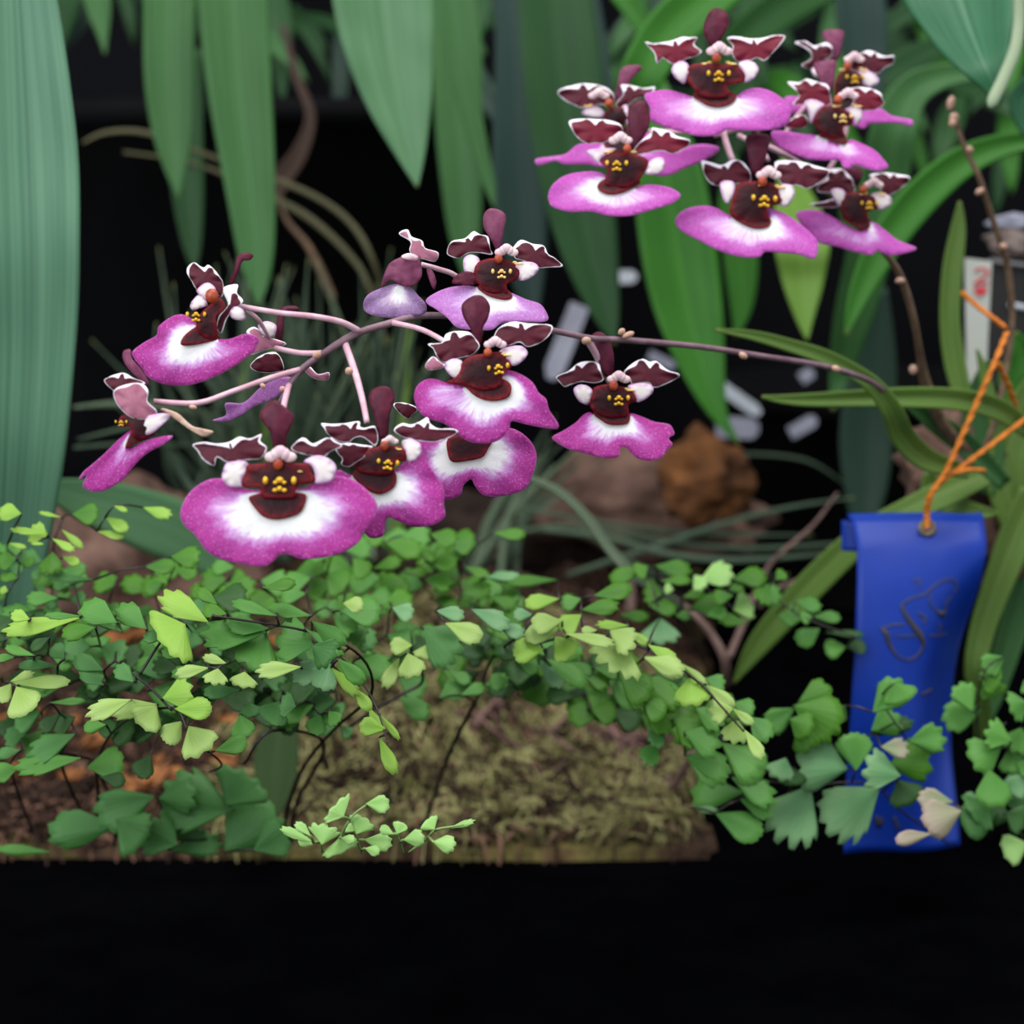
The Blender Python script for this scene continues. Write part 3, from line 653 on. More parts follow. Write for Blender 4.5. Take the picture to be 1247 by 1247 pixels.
flower(op1, 'B', .378, (640, 930), tilt=.15, white=.52, dome=9,
    lip=[(290, 950), (310, 890), (370, 862), (450, 885), (520, 900), (600, 930), (680, 880), (720, 825), (790, 840), (850, 880), (880, 930), (915, 960), (930, 1010), (970, 1070), (970, 1100), (900, 1095), (820, 1080), (750, 1065), (740, 1100), (700, 1150), (640, 1170), (560, 1165), (500, 1130), (440, 1080), (350, 1050), (310, 1010)],
    blotch=[(440, 880), (520, 895), (570, 940), (620, 965), (680, 970), (740, 950), (750, 900), (720, 870), (640, 850), (560, 840)],
    throat=[(520, 790), (560, 760), (620, 750), (700, 740), (740, 770), (750, 810), (710, 850), (700, 900), (620, 920), (540, 900), (480, 880), (510, 830)],
    lobes=[[(440, 790), (480, 770), (520, 785), (525, 830), (500, 865), (470, 855), (440, 820)], [(690, 740), (740, 715), (800, 712), (828, 745), (800, 785), (760, 805), (740, 780)]],
    petals=[[(355, 695), (420, 690), (440, 650), (490, 635), (550, 640), (580, 670), (600, 710), (560, 750), (500, 765), (430, 785), (400, 760), (380, 720)], [(670, 680), (690, 620), (760, 590), (830, 600), (940, 605), (935, 650), (890, 690), (830, 712), (790, 690), (730, 705)]],
    extra=[([(345, 800), (380, 760), (420, 790), (450, 800), (400, 820), (360, 822)], 'petal_pink', 6)],
    sepals=[[(580, 690), (560, 630), (525, 570), (515, 510), (560, 470), (610, 465), (648, 510), (640, 570), (615, 620), (610, 690)]],
    col=(675, 700, 125), cap=(640, 745, 24), cal=(690, 815, 125, .15))
flower(op1, 'B', .396, (660, 470), tilt=.5, white=.54, dome=6, lipmat='lip_pale',
    lip=[(345, 495), (400, 450), (480, 425), (560, 425), (650, 440), (740, 455), (820, 490), (890, 515), (925, 580), (900, 600), (830, 600), (740, 600), (700, 610), (660, 640), (600, 640), (500, 630), (450, 580), (400, 540)],
    blotch=[(590, 430), (620, 460), (660, 480), (720, 492), (755, 480), (740, 450), (680, 420), (620, 420)],
    throat=[(590, 320), (640, 300), (700, 300), (760, 320), (790, 360), (770, 400), (730, 420), (730, 465), (650, 455), (610, 430), (580, 400), (575, 360)],
    lobes=[[(525, 300), (560, 278), (600, 300), (590, 350), (560, 380), (530, 360)], [(770, 320), (820, 312), (865, 320), (880, 350), (840, 390), (790, 400), (780, 360)]],
    petals=[[(445, 260), (465, 210), (530, 195), (570, 160), (600, 175), (640, 185), (650, 240), (660, 270), (600, 265), (550, 265), (500, 290), (460, 280)], [(755, 250), (795, 200), (850, 220), (905, 230), (925, 270), (960, 290), (995, 325), (920, 335), (880, 335), (800, 300), (770, 290)]],
    extra=[([(470, 410), (500, 370), (560, 360), (600, 400), (560, 425), (510, 420)], 'sepal', 8)],
    sepals=[[(680, 250), (655, 200), (620, 140), (620, 80), (650, 50), (700, 60), (725, 90), (715, 150), (705, 220), (700, 250)]], sepmat='sepal_light',
    col=(728, 265, 130), cap=(690, 303, 24), cal=(705, 365, 115), calmat='callus_pale')
flower(op1, 'B', .40, (220, 440), lipmat='lip_wilt', tilt=.3, white=.5, dome=6,
    lip=[(50, 500), (80, 460), (150, 430), (210, 415), (270, 430), (310, 470), (345, 510), (345, 550), (290, 570), (210, 580), (120, 570), (60, 545)],
    extra=[([(135, 432), (165, 340), (190, 312), (240, 290), (300, 280), (325, 330), (325, 390), (280, 430), (230, 425), (180, 400)], 'sepal_light', 12), ([(220, 180), (260, 160), (280, 195), (330, 215), (345, 250), (405, 270), (390, 310), (330, 300), (290, 290), (270, 260), (275, 220)], 'petal_pink', 10), ([(350, 345), (375, 350), (395, 400), (385, 440), (360, 390)], 'sepal_light', 2), ([(235, 290), (270, 278), (310, 292), (300, 310), (250, 305)], 'column', 18)])
flower(op1, 'D', .383, (640, 450), tilt=.1, tiltx=.15, white=.5, dome=9,
    lip=[(310, 490), (370, 450), (430, 420), (440, 380), (500, 335), (560, 325), (620, 360), (640, 400), (700, 440), (780, 445), (860, 420), (920, 440), (900, 500), (830, 560), (740, 610), (640, 650), (560, 662), (470, 655), (390, 620), (360, 580), (310, 520)],
    blotch=[(555, 470), (570, 430), (620, 390), (660, 370), (710, 400), (740, 440), (680, 460), (600, 475)],
    throat=[(630, 390), (650, 330), (700, 280), (740, 250), (765, 300), (725, 340), (730, 400), (710, 445), (650, 430)],
    lobes=[[(600, 280), (640, 235), (665, 250), (680, 285), (640, 300), (610, 308)], [(630, 215), (680, 178), (720, 210), (700, 260), (660, 250)]],
    petals=[[(570, 110), (600, 72), (650, 100), (680, 88), (740, 160), (742, 240), (700, 210), (650, 190), (630, 215), (600, 170)], [(750, 225), (750, 190), (812, 178), (812, 222), (842, 260), (800, 300), (765, 345), (740, 412), (715, 385), (730, 330), (770, 280)]],
    extra=[([(780, 325), (800, 290), (840, 300), (852, 345), (810, 350)], 'lobe', 2)],
    sepals=[[(765, 175), (800, 100), (812, 45), (850, 25), (885, 38), (870, 60), (835, 70), (810, 130), (785, 182)]],
    cap=(708, 245, 38), cal=(632, 335, 115))
flower(op1, 'D', .372, (300, 930), tilt=.1, tiltx=.3, white=.46, dome=6,
    lip=[(35, 1110), (60, 1070), (100, 1040), (180, 980), (260, 910), (322, 870), (315, 930), (300, 965), (400, 920), (520, 900), (480, 940), (400, 980), (340, 1030), (280, 1100), (200, 1150), (130, 1165), (60, 1140), (80, 1085)],
    blotch=[(290, 960), (320, 880), (350, 860), (400, 890), (390, 910), (340, 935)],
    throat=[(325, 900), (318, 860), (268, 855), (262, 820), (290, 800), (340, 800), (385, 800), (435, 880), (400, 910), (350, 920)],
    extra=[([(240, 690), (300, 660), (370, 655), (405, 690), (400, 740), (440, 780), (430, 820), (340, 820), (290, 790), (250, 740)], 'petal_pink', 14), ([(360, 830), (430, 800), (500, 800), (480, 840), (420, 890), (380, 890)], 'lobe', 12), ([(450, 770), (530, 790), (600, 850), (650, 865), (705, 880), (660, 905), (600, 875), (530, 825)], 'bract', 2)],
    petals=[[(180, 640), (200, 620), (270, 600), (320, 625), (375, 650), (300, 675), (260, 712), (220, 680)]],
    sepals=[[(265, 500), (300, 488), (310, 530), (360, 590), (390, 660), (350, 635), (280, 560)]], sepmat='sepal_light', cal=(277, 838, 70))
flower(op1, 'D', .402, (960, 620), tilt=.1, lipmat='lip_pale', white=.2, dome=3,
    lip=[(695, 825), (760, 800), (760, 745), (850, 740), (940, 660), (1040, 620), (1085, 640), (1000, 720), (900, 760), (840, 800), (760, 832)],
    extra=[([(860, 410), (900, 385), (960, 430), (1050, 465), (950, 495), (880, 515), (900, 450)], 'petal_pink', 4), ([(918, 380), (960, 360), (1002, 380), (990, 432), (940, 425)], 'lobe', 8), ([(880, 565), (930, 520), (1000, 505), (1035, 560), (1030, 592), (960, 602), (900, 592)], 'petal', 4), ([(1130, 560), (1165, 575), (1200, 608), (1250, 600), (1243, 635), (1180, 628), (1140, 595)], 'petal_pink', 2)],
    sepals=[[(990, 462), (998, 380), (1015, 295), (1080, 278), (1106, 300), (1042, 312), (1030, 400), (1012, 462)]])
flower(op1, 'J', .44, (620, 780), tilt=.35, white=.5, dome=7,
    lip=[(85, 990), (180, 935), (280, 870), (350, 800), (400, 780), (450, 800), (600, 850), (720, 800), (760, 790), (850, 820), (950, 860), (1070, 880), (1110, 940), (1110, 970), (1060, 1000), (1095, 1050), (1040, 1110), (1000, 1160), (900, 1190), (800, 1170), (740, 1120), (690, 1070), (650, 1090), (640, 1150), (560, 1170), (440, 1150), (330, 1120), (220, 1090), (130, 1040)],
    blotch=[(430, 790), (500, 850), (570, 885), (680, 885), (730, 860), (735, 800), (700, 750), (600, 740), (500, 750)],
    throat=[(430, 580), (520, 550), (620, 560), (720, 580), (780, 640), (780, 690), (720, 720), (720, 800), (600, 830), (460, 790), (410, 740), (400, 680), (425, 630)],
    lobes=[[(265, 590), (310, 550), (380, 560), (425, 610), (390, 710), (330, 700), (290, 660)], [(720, 560), (850, 535), (910, 550), (935, 600), (880, 660), (800, 695), (780, 640)]],
    petals=[[(125, 470), (220, 430), (310, 360), (400, 345), (480, 360), (500, 440), (520, 500), (450, 530), (330, 520), (240, 545), (190, 560), (140, 510)], [(690, 440), (770, 360), (850, 325), (910, 350), (970, 345), (1060, 420), (1165, 455), (1120, 500), (1020, 550), (940, 570), (900, 530), (830, 530), (760, 540), (740, 490)]],
    sepals=[[(530, 470), (480, 350), (430, 250), (410, 160), (440, 105), (500, 95), (560, 150), (600, 250), (610, 350), (600, 450)]],
    col=(640, 495, 230), cap=(595, 562, 46), cal=(640, 670, 220))
# upper cluster
UB = dict(lipmat='lip_bright')
flower(op2, 'K', .475, (600, 780), tilt=.35, white=.53, dome=9, **UB,
    lip=[(30, 760), (120, 725), (220, 720), (330, 755), (420, 790), (600, 860), (750, 790), (830, 730), (930, 705), (1040, 730), (1130, 790), (1190, 870), (1190, 940), (1160, 1010), (1050, 1050), (900, 1070), (760, 1070), (680, 1060), (640, 1085), (560, 1115), (430, 1115), (330, 1080), (220, 1050), (120, 1010), (70, 960), (75, 870)],
    blotch=[(410, 780), (470, 830), (540, 870), (620, 878), (700, 855), (750, 810), (755, 775), (680, 740), (560, 730), (470, 740)],
    throat=[(385, 550), (480, 530), (600, 540), (720, 540), (790, 570), (825, 640), (800, 680), (720, 700), (680, 720), (700, 780), (600, 810), (480, 790), (430, 750), (380, 690), (355, 640)],
    lobes=[[(240, 570), (290, 515), (350, 515), (385, 570), (360, 640), (340, 685), (270, 640)], [(770, 530), (850, 500), (920, 540), (930, 590), (890, 650), (820, 680), (825, 620)]],
    petals=[[(40, 320), (110, 340), (240, 325), (335, 290), (390, 295), (460, 290), (430, 350), (490, 410), (440, 450), (370, 470), (320, 500), (250, 515), (180, 465), (130, 510), (110, 420)], [(695, 295), (790, 290), (880, 305), (980, 300), (1080, 270), (1165, 270), (1130, 340), (1060, 420), (990, 490), (930, 465), (860, 495), (770, 490), (730, 430), (740, 360)]],
    sepals=[[(560, 350), (510, 250), (515, 170), (560, 80), (620, 50), (690, 80), (715, 160), (690, 230), (650, 300), (610, 350)]], petmat='petal_red',
    col=(615, 430, 240), cap=(590, 500, 44), cal=(610, 625, 225))
flower(op2, 'E', .466, (500, 1000), tilt=.4, white=.52, dome=7, **UB,
    lip=[(125, 1050), (150, 1000), (220, 950), (320, 930), (400, 935), (440, 970), (400, 1010), (480, 1060), (600, 1020), (680, 1005), (780, 1020), (840, 1060), (790, 1110), (680, 1150), (560, 1185), (450, 1185), (350, 1160), (240, 1160), (150, 1130), (125, 1090)],
    blotch=[(390, 1010), (400, 1045), (450, 1065), (520, 1055), (590, 1020), (620, 990), (540, 960), (440, 975)],
    throat=[(400, 880), (430, 850), (520, 840), (600, 850), (660, 880), (640, 940), (600, 1000), (520, 1030), (430, 1010), (440, 930)],
    lobes=[[(645, 950), (660, 900), (690, 870), (745, 865), (745, 930), (700, 955)], [(330, 830), (400, 815), (490, 815), (440, 845), (400, 880), (410, 915), (370, 880)]],
    petals=[[(235, 655), (300, 640), (380, 645), (460, 650), (520, 680), (520, 730), (440, 770), (380, 780), (320, 775), (270, 730)], [(600, 790), (680, 720), (690, 690), (780, 710), (830, 740), (895, 760), (870, 800), (800, 835), (740, 820), (660, 830), (590, 840)]],
    sepals=[[(580, 800), (560, 680), (560, 590), (600, 545), (650, 540), (672, 590), (672, 680), (620, 770)]], petmat='petal_red',
    col=(510, 770, 150), cap=(545, 825, 28), cal=(490, 905, 145))
flower(op2, 'E', .497, (500, 700), tilt=.3, white=.45, dome=2, lipmat='lip_bright',
    lip=[(55, 870), (150, 855), (220, 840), (290, 785), (400, 780), (600, 740), (690, 725), (800, 830), (870, 800), (960, 785), (1040, 800), (1040, 830), (960, 880), (870, 915), (780, 960), (700, 960), (600, 900), (420, 915), (330, 900), (210, 900), (160, 880), (70, 905)],
    blotch=[(430, 700), (480, 700), (560, 690), (600, 760), (560, 850), (470, 850), (420, 780)],
    throat=[(430, 620), (480, 590), (540, 600), (550, 660), (500, 700), (440, 680)],
    lobes=[[(305, 620), (340, 590), (400, 590), (430, 630), (380, 645)], [(515, 600), (550, 575), (560, 670), (540, 680)]],
    petals=[[(175, 490), (240, 465), (320, 450), (420, 465), (470, 500), (480, 560), (400, 570), (320, 590), (240, 560), (200, 530)], [(490, 560), (530, 510), (520, 455), (590, 465), (640, 475), (705, 465), (680, 510), (600, 540), (560, 570), (500, 580)]],
    sepals=[[(480, 540), (500, 450), (520, 370), (570, 345), (635, 350), (600, 400), (560, 450), (540, 520)]], sepmat='sepal_light',
    col=(395, 525, 135), cap=(450, 575, 28))
flower(op2, 'G', .476, (450, 570), tilt=.35, white=.52, dome=7, **UB,
    lip=[(85, 560), (120, 515), (190, 495), (260, 500), (330, 540), (440, 600), (510, 560), (500, 510), (560, 520), (640, 570), (700, 620), (735, 670), (715, 745), (640, 725), (560, 720), (490, 715), (460, 740), (380, 740), (280, 710), (190, 660), (110, 610)],
    blotch=[(335, 540), (380, 580), (440, 605), (500, 600), (520, 570), (490, 530), (440, 515), (380, 510)],
    throat=[(350, 440), (370, 400), (440, 390), (530, 400), (565, 440), (560, 490), (500, 510), (505, 570), (440, 590), (370, 565), (330, 530), (340, 480)],
    lobes=[[(285, 400), (330, 385), (355, 410), (335, 480), (305, 480)], [(560, 410), (610, 405), (628, 440), (600, 495), (560, 495)]],
    petals=[[(205, 285), (250, 290), (300, 305), (350, 280), (400, 290), (430, 340), (430, 380), (350, 395), (270, 400), (230, 370)], [(545, 290), (640, 285), (740, 310), (795, 330), (770, 370), (700, 415), (640, 400), (570, 390)]],
    sepals=[[(440, 330), (420, 250), (415, 170), (470, 155), (525, 170), (510, 240), (490, 320), (470, 350)]],
    col=(505, 358, 135), cap=(475, 395, 26), cal=(485, 475, 140, -.05))
flower(op2, 'G', .503, (930, 570), tilt=.35, white=.5, dome=6, **UB,
    lip=[(640, 540), (670, 515), (740, 515), (800, 545), (870, 590), (940, 620), (980, 570), (1040, 610), (1100, 660), (1185, 695), (1130, 720), (1060, 730), (1000, 710), (975, 730), (900, 715), (820, 690), (740, 670), (690, 620)],
    blotch=[(850, 550), (890, 590), (940, 610), (970, 600), (970, 560), (930, 520), (880, 510)],
    throat=[(850, 460), (890, 440), (960, 450), (1010, 470), (1010, 510), (960, 530), (965, 580), (900, 590), (860, 560), (840, 510)],
    lobes=[[(795, 430), (830, 420), (860, 440), (850, 500), (820, 490)], [(980, 450), (1030, 440), (1075, 470), (1060, 500), (1010, 515)]],
    petals=[[(790, 330), (850, 320), (900, 370), (910, 430), (850, 435), (750, 430), (745, 395), (780, 375)], [(980, 350), (1040, 340), (1100, 345), (1165, 360), (1140, 400), (1070, 445), (1030, 430), (1030, 390)]],
    extra=[([(700, 490), (760, 480), (825, 465), (835, 500), (760, 507)], 'petal', 4)],
    sepals=[[(870, 350), (880, 310), (940, 310), (950, 350), (925, 400), (900, 400)]],
    col=(985, 403, 105), cap=(935, 432, 22), cal=(965, 495, 95))
flower(op2, 'H', .514, (560, 600), tilt=.3, white=.42, dome=2, **UB,
    lip=[(90, 650), (200, 640), (400, 700), (560, 700), (650, 740), (780, 730), (850, 780), (930, 800), (1005, 815), (1000, 860), (900, 840), (780, 840), (690, 850), (650, 885), (560, 850), (400, 800), (230, 760), (120, 760)],
    blotch=[(450, 640), (500, 620), (580, 650), (600, 740), (540, 800), (450, 740)],
    throat=[(450, 540), (500, 470), (600, 470), (660, 520), (640, 570), (560, 640), (460, 640)],
    lobes=[[(600, 480), (680, 460), (750, 500), (770, 530), (730, 570), (670, 570)], [(280, 450), (320, 440), (350, 500), (300, 500)]],
    petals=[[(175, 230), (240, 230), (310, 270), (400, 240), (440, 290), (430, 350), (350, 390), (270, 435), (215, 410), (280, 370), (280, 320), (215, 260)], [(590, 340), (640, 325), (700, 300), (760, 320), (820, 345), (885, 340), (885, 390), (820, 430), (760, 475), (680, 460), (580, 440)]],
    sepals=[[(440, 360), (380, 200), (385, 150), (500, 145), (530, 160), (510, 270), (490, 350)]], sepmat='sepal_light', petmat='petal',
    col=(580, 380, 175), cap=(530, 440, 36), cal=(585, 520, 160))
flower(op2, 'H', .492, (450, 900), tilt=.45, white=.5, dome=7, **UB,
    lip=[(0, 890), (100, 890), (220, 915), (330, 930), (440, 985), (520, 990), (560, 960), (640, 990), (730, 1040), (790, 1110), (820, 1170), (740, 1200), (650, 1180), (580, 1150), (540, 1185), (490, 1170), (470, 1120), (380, 1120), (250, 1110), (130, 1060), (20, 980)],
    blotch=[(330, 930), (420, 970), (500, 1000), (530, 985), (500, 900), (420, 890)],
    throat=[(290, 830), (340, 740), (420, 720), (500, 750), (560, 780), (570, 850), (500, 880), (515, 950), (480, 970), (350, 920)],
    lobes=[[(225, 690), (290, 675), (370, 710), (330, 750), (300, 800), (270, 850), (250, 760)], [(520, 740), (620, 730), (640, 800), (600, 860), (570, 800)]],
    petals=[[(120, 520), (200, 530), (260, 505), (330, 530), (400, 545), (420, 600), (430, 680), (380, 710), (300, 680), (200, 700), (150, 690), (200, 630), (150, 570)], [(520, 590), (580, 570), (680, 570), (780, 600), (800, 650), (820, 680), (760, 730), (640, 745), (560, 730), (600, 650)]],
    extra=[([(100, 840), (160, 790), (240, 770), (260, 840), (190, 870), (120, 860)], 'petal_red', -4)],
    sepals=[[(400, 640), (370, 560), (310, 400), (380, 370), (470, 370), (460, 480), (440, 600)]], sepmat='sepal_light', petmat='petal_red',
    col=(530, 648, 180), cap=(455, 690, 40), cal=(495, 810, 160), calmat='callus_pale')

# stalks
L1 = op1.location
px_tube('flower_stalk', [(340, 492, .388, 3.2), (362, 455, .388, 4), (395, 430, .388, 4.5), (430, 408, .39, 4.6), (470, 395, .394, 4.6), (520, 384, .402, 4.4), (600, 390, .42, 4.2), (670, 402, .432, 4), (720, 412, .438, 3.8), (760, 414, .445, 4), (850, 422, .46, 3.8), (930, 434, .475, 3.6), (1000, 445, .49, 3.6), (1050, 460, .51, 3.6), (1076, 476, .528, 3.2), (1092, 500, .545, 2.6)], M['stalk'], op1, loc=L1)
for pts in ([(437, 403, .39, 4), (415, 392, .387, 3.8), (380, 385, .385, 3.6), (340, 381, .385, 3.4), (292, 373, .386, 3.4)],
            [(366, 450, .388, 3.8), (330, 460, .385, 3.6), (280, 478, .38, 3.6), (240, 491, .376, 3.6), (187, 489, .374, 3.6)],
            [(392, 430, .39, 3.6), (365, 430, .392, 3.6), (336, 424, .398, 3.6)],
            [(352, 468, .388, 4), (346, 492, .38, 4), (340, 530, .37, 3.4)],
            [(419, 415, .39, 4.4), (432, 452, .385, 4.4), (441, 485, .38, 4), (447, 515, .376, 3.6)],
            [(478, 393, .394, 3.6), (515, 402, .392, 3.4), (545, 418, .388, 3.2)],
            [(513, 322, .402, 3.2), (535, 328, .402, 3.2), (555, 336, .404, 3.2), (578, 360, .41, 3), (596, 389, .42, 3)],
            [(715, 413, .438, 5), (724, 428, .44, 4.2), (732, 446, .443, 3.6), (745, 470, .448, 3)],
            [(585, 388, .42, 3), (610, 350, .405, 3)],
            [(300, 378, .386, 2.4), (315, 390, .388, 2.8), (328, 412, .394, 2)]):
    px_tube('pedicel', pts, M['pedicel'], op1, loc=L1)
def bracts(pl, lst):
    for (x, y, d, rx, ry) in lst:
        p = P(x, y, d)-pl.location; s = d/F; V, Fa = ellipsoids([(0, 0, 0, rx, rx*.8, ry)], s, 8, 6)
        o = mesh_of('bract', V, Fa, M['bract'], pl); o.location = p; o.rotation_euler = (0, ru(-1, 1), 0)
bracts(op1, [(386, 432, .386, 6, 5), (425, 452, .38, 5, 5), (320, 470, .38, 4, 3), (714, 415, .436, 6, 5), (765, 408, .443, 8, 4), (757, 404, .443, 5, 4), (905, 433, .468, 6, 4), (1018, 449, .492, 6, 4), (235, 496, .375, 5, 3), (344, 474, .386, 4, 4)])
L2 = op2.location
px_tube('flower_stalk', [(905, 150, .50, 3), (945, 180, .512, 3), (1000, 225, .52, 3.4), (1050, 280, .525, 3.8), (1084, 316, .53, 4), (1100, 345, .535, 4.6), (1113, 390, .54, 4.4), (1120, 430, .55, 4.4), (1128, 470, .56, 7), (1150, 520, .57, 8), (1185, 556, .58, 8)], M['stalk_brown'], op2, loc=L2)
for pts in ([(880, 130, .495, 3), (882, 165, .49, 4), (893, 198, .485, 4)], [(900, 165, .5, 3.4), (925, 180, .49, 3.4), (935, 195, .485, 3)], [(935, 178, .5, 3.6), (962, 192, .5, 3.4), (1000, 215, .51, 3)],
            [(900, 150, .5, 3), (850, 160, .5, 3), (790, 160, .5, 3)], [(945, 180, .512, 3), (980, 130, .512, 3), (1010, 110, .512, 3)], [(1000, 225, .52, 3), (1030, 215, .515, 3), (1045, 220, .51, 3)], [(1000, 225, .52, 3), (1030, 160, .525, 3), (1030, 90, .525, 3)], [(870, 165, .5, 3), (905, 155, .502, 3)]):
    px_tube('pedicel', pts, M['pedicel'], op2, loc=L2)
px_tube('bud_stalk', [(1158, 124, .56, 2.5), (1163, 145, .56, 3), (1175, 180, .56, 3.4), (1192, 215, .56, 3.6), (1205, 255, .565, 3.6), (1220, 300, .57, 4), (1228, 330, .575, 4), (1232, 400, .58, 4), (1215, 500, .58, 4), (1195, 556, .58, 4)], M['stalk_brown'], op2, loc=L2)
bracts(op2, [(1158, 125, .558, 5, 9), (1162, 143, .558, 6, 6), (1160, 150, .557, 5, 5), (1181, 182, .557, 5, 4), (1193, 233, .558, 6, 4), (1222, 300, .568, 5, 4), (1096, 342, .532, 6, 4), (1112, 450, .55, 5, 6)])
# orchid leaves
def oleaf(pl, pts, mt='leaf_orchid', **kw): return strap('leaf', pts, M[mt], pl, **dict(dict(fold=.45), **kw))
oleaf(op1, [(1180, 575, .56, 16), (1130, 560, .55, 28), (1100, 532, .54, 30), (1086, 500, .53, 26), (1060, 466, .525, 20), (1010, 437, .52, 18), (960, 420, .52, 15), (915, 408, .52, 11), (872, 402, .52, 3)])
oleaf(op1, [(1260, 530, .57, 18), (1220, 500, .56, 26), (1170, 487, .55, 26), (1110, 484, .54, 24), (1050, 485, .54, 20), (985, 487, .54, 15), (950, 486, .54, 9), (928, 483, .54, 2)], fold=.6)
oleaf(op1, [(1225, 590, .58, 18), (1180, 545, .575, 28), (1140, 515, .57, 24), (1105, 492, .565, 8)], 'leaf_mid')
oleaf(op2, [(1172, 480, .60, 22), (1163, 440, .60, 26), (1157, 390, .60, 24), (1160, 330, .60, 24), (1167, 280, .60, 18), (1169, 245, .60, 3)])
oleaf(op2, [(1220, 570, .59, 20), (1160, 596, .585, 30), (1110, 620, .585, 30), (1050, 655, .59, 32), (1000, 700, .60, 34), (955, 748, .61, 32), (920, 790, .62, 24), (893, 832, .63, 3)], fold=.4, twist=-.6)
oleaf(op2, [(1130, 575, .60, 10), (1140, 600, .60, 34), (1168, 617, .59, 26), (1195, 624, .58, 16), (1216, 625, .58, 2)], 'leaf_orchid')
oleaf(op2, [(1262, 600, .60, 40), (1240, 650, .60, 44), (1216, 710, .60, 36), (1196, 770, .60, 30), (1188, 820, .60, 26), (1196, 870, .61, 22), (1190, 910, .62, 5)], fold=.4)
oleaf(op2, [(1275, 660, .62, 40), (1250, 720, .62, 38), (1230, 780, .62, 34), (1212, 840, .62, 26), (1200, 890, .62, 4)], 'leaf_mid')
oleaf(op2, [(1275, 520, .62, 60), (1240, 470, .62, 50), (1245, 430, .62, 30), (1236, 405, .62, 8)], 'leaf_bright')
oleaf(op2, [(1190, 600, .61, 40), (1200, 550, .61, 46), (1190, 500, .61, 36), (1200, 450, .61, 14), (1208, 440, .61, 3)], 'leaf_mid')
oleaf(op2, [(1240, 640, .61, 40), (1225, 580, .61, 50), (1235, 530, .61, 44), (1247, 480, .61, 20), (1252, 460, .61, 3)], 'leaf_orchid')
oleaf(op2, [(1214, 520, .6, 14), (1204, 480, .6, 16), (1196, 445, .6, 9), (1190, 425, .6, 2)], 'leaf_orchid')
for (x, y, sz, sd) in ((1160, 575, .017, 1.1), (1218, 655, .014, 5.2)):
    o = lump('root_ball', (0, 0, 0), (sz, sz, sz*1.1), m_brown, None, None, sd, 0, .5, n=18); o.parent = op2; o.location = P(x, y, .625)-L2

# ------------------------------------------------------------------ ribbon, card, box
m_rib = None
s_ = NT('blue_satin'); c_ = s_.mix(s_.noise(60), (7, 44, 140), (12, 56, 162)); wv = s_.noise(1500, None, 2); s_.bump(wv, .12, .0003); m_rib = s_.finish(c_, .42, .3)
rb = empty('prize_ribbon', P(1130, 640, .56), 'blue satin prize ribbon with faint gold lettering tied by orange wire', 'ribbon')
RL = rb.location; D = .56
def rib_x(v):
    ys = [630, 670, 740, 830, 930, 1040]; xl = [1044, 1046, 1041, 1036, 1032, 1028]; xr = [1208, 1206, 1198, 1187, 1184, 1183]
    y = 630+v*410; return y, np.interp(y, ys, xl), np.interp(y, ys, xr)
def rz(u, v):
    return 14*math.sin(u*2.6+v*3.2)*min(1, v*3)+12*math.sin(u*6.3+2-v*5)*sstep(.3, .8, v)-4*u-105*sstep(.66-.25*v, 1.12, u)*sstep(.05, .45, v)*(1-.5*sstep(.6, 1, v))-34*max(0, 1-v/.26)**2
V, fl = [], []; NX, NY = 21, 50
for j in range(NY):
    v = j/(NY-1); y, a, b = rib_x(v)
    for i in range(NX):
        u = i/(NX-1); x = a+(b-a)*u
        z = rz(u, v) - 6*max(0, 1-v*12)
        V.append(P(x, y-3*(1-abs(u-.5)*2)*(v < .02), D)-FWD*float(z*D/F)-RL)
Fa = [(j*NX+i, j*NX+i+1, (j+1)*NX+i+1, (j+1)*NX+i) for j in range(NY-1) for i in range(NX-1)]
mesh_of('ribbon_front', V, Fa, m_rib, rb, solid=.0005)
# rolled fold at the head and back flap
V = []
for j in range(13):
    a = math.pi*j/12
    for i in range(NX):
        u = i/(NX-1); x = 1042+(1208-1042)*u; yy = 632-7*math.sin(a)+3*(u-.5)*-1 + (2.5 if u > .6 else 0)*math.sin(u*9); zz = -16*(1-math.cos(a))/2
        V.append(P(x, yy, D)-FWD*float((zz*1.4-4*u-40)*D/F)-RL)
Fa = [(j*NX+i, j*NX+i+1, (j+1)*NX+i+1, (j+1)*NX+i) for j in range(12) for i in range(NX-1)]
mesh_of('ribbon_fold', V, Fa, m_rib, rb, solid=.0004)
V, Fa = grid(8, 8, lambda u, v: P(1036+160*u, 634+38*v+3*math.sin(u*3), D)+FWD*(64*D/F)-RL)
mesh_of('ribbon_back_flap', V, Fa, m_rib, rb, solid=.0005)
# eyelet
m_brass = mat_plain('brass_eyelet', (150, 132, 70), (116, 98, 54), 300, .35, .6); m_brass.node_tree.nodes['Principled BSDF'].inputs['Metallic'].default_value = .7
def ring(c, R, r, n=24, k=8):
    V, Fa = [], []
    for i in range(n):
        a = 2*math.pi*i/n; ctr = RIGHT*math.cos(a)*R+UP*math.sin(a)*R; d1 = ctr.normalized()
        for j in range(k):
            b = 2*math.pi*j/k; V.append(c+ctr+d1*math.cos(b)*r-FWD*math.sin(b)*r)
    for i in range(n):
        for j in range(k): Fa.append((i*k+j, i*k+(j+1) % k, ((i+1) % n)*k+(j+1) % k, ((i+1) % n)*k+j))
    return V, Fa
V, Fa = ring(P(1129, 643, D+.005)-RL, 8*D/F, 3*D/F); mesh_of('eyelet', V, Fa, m_brass, rb)
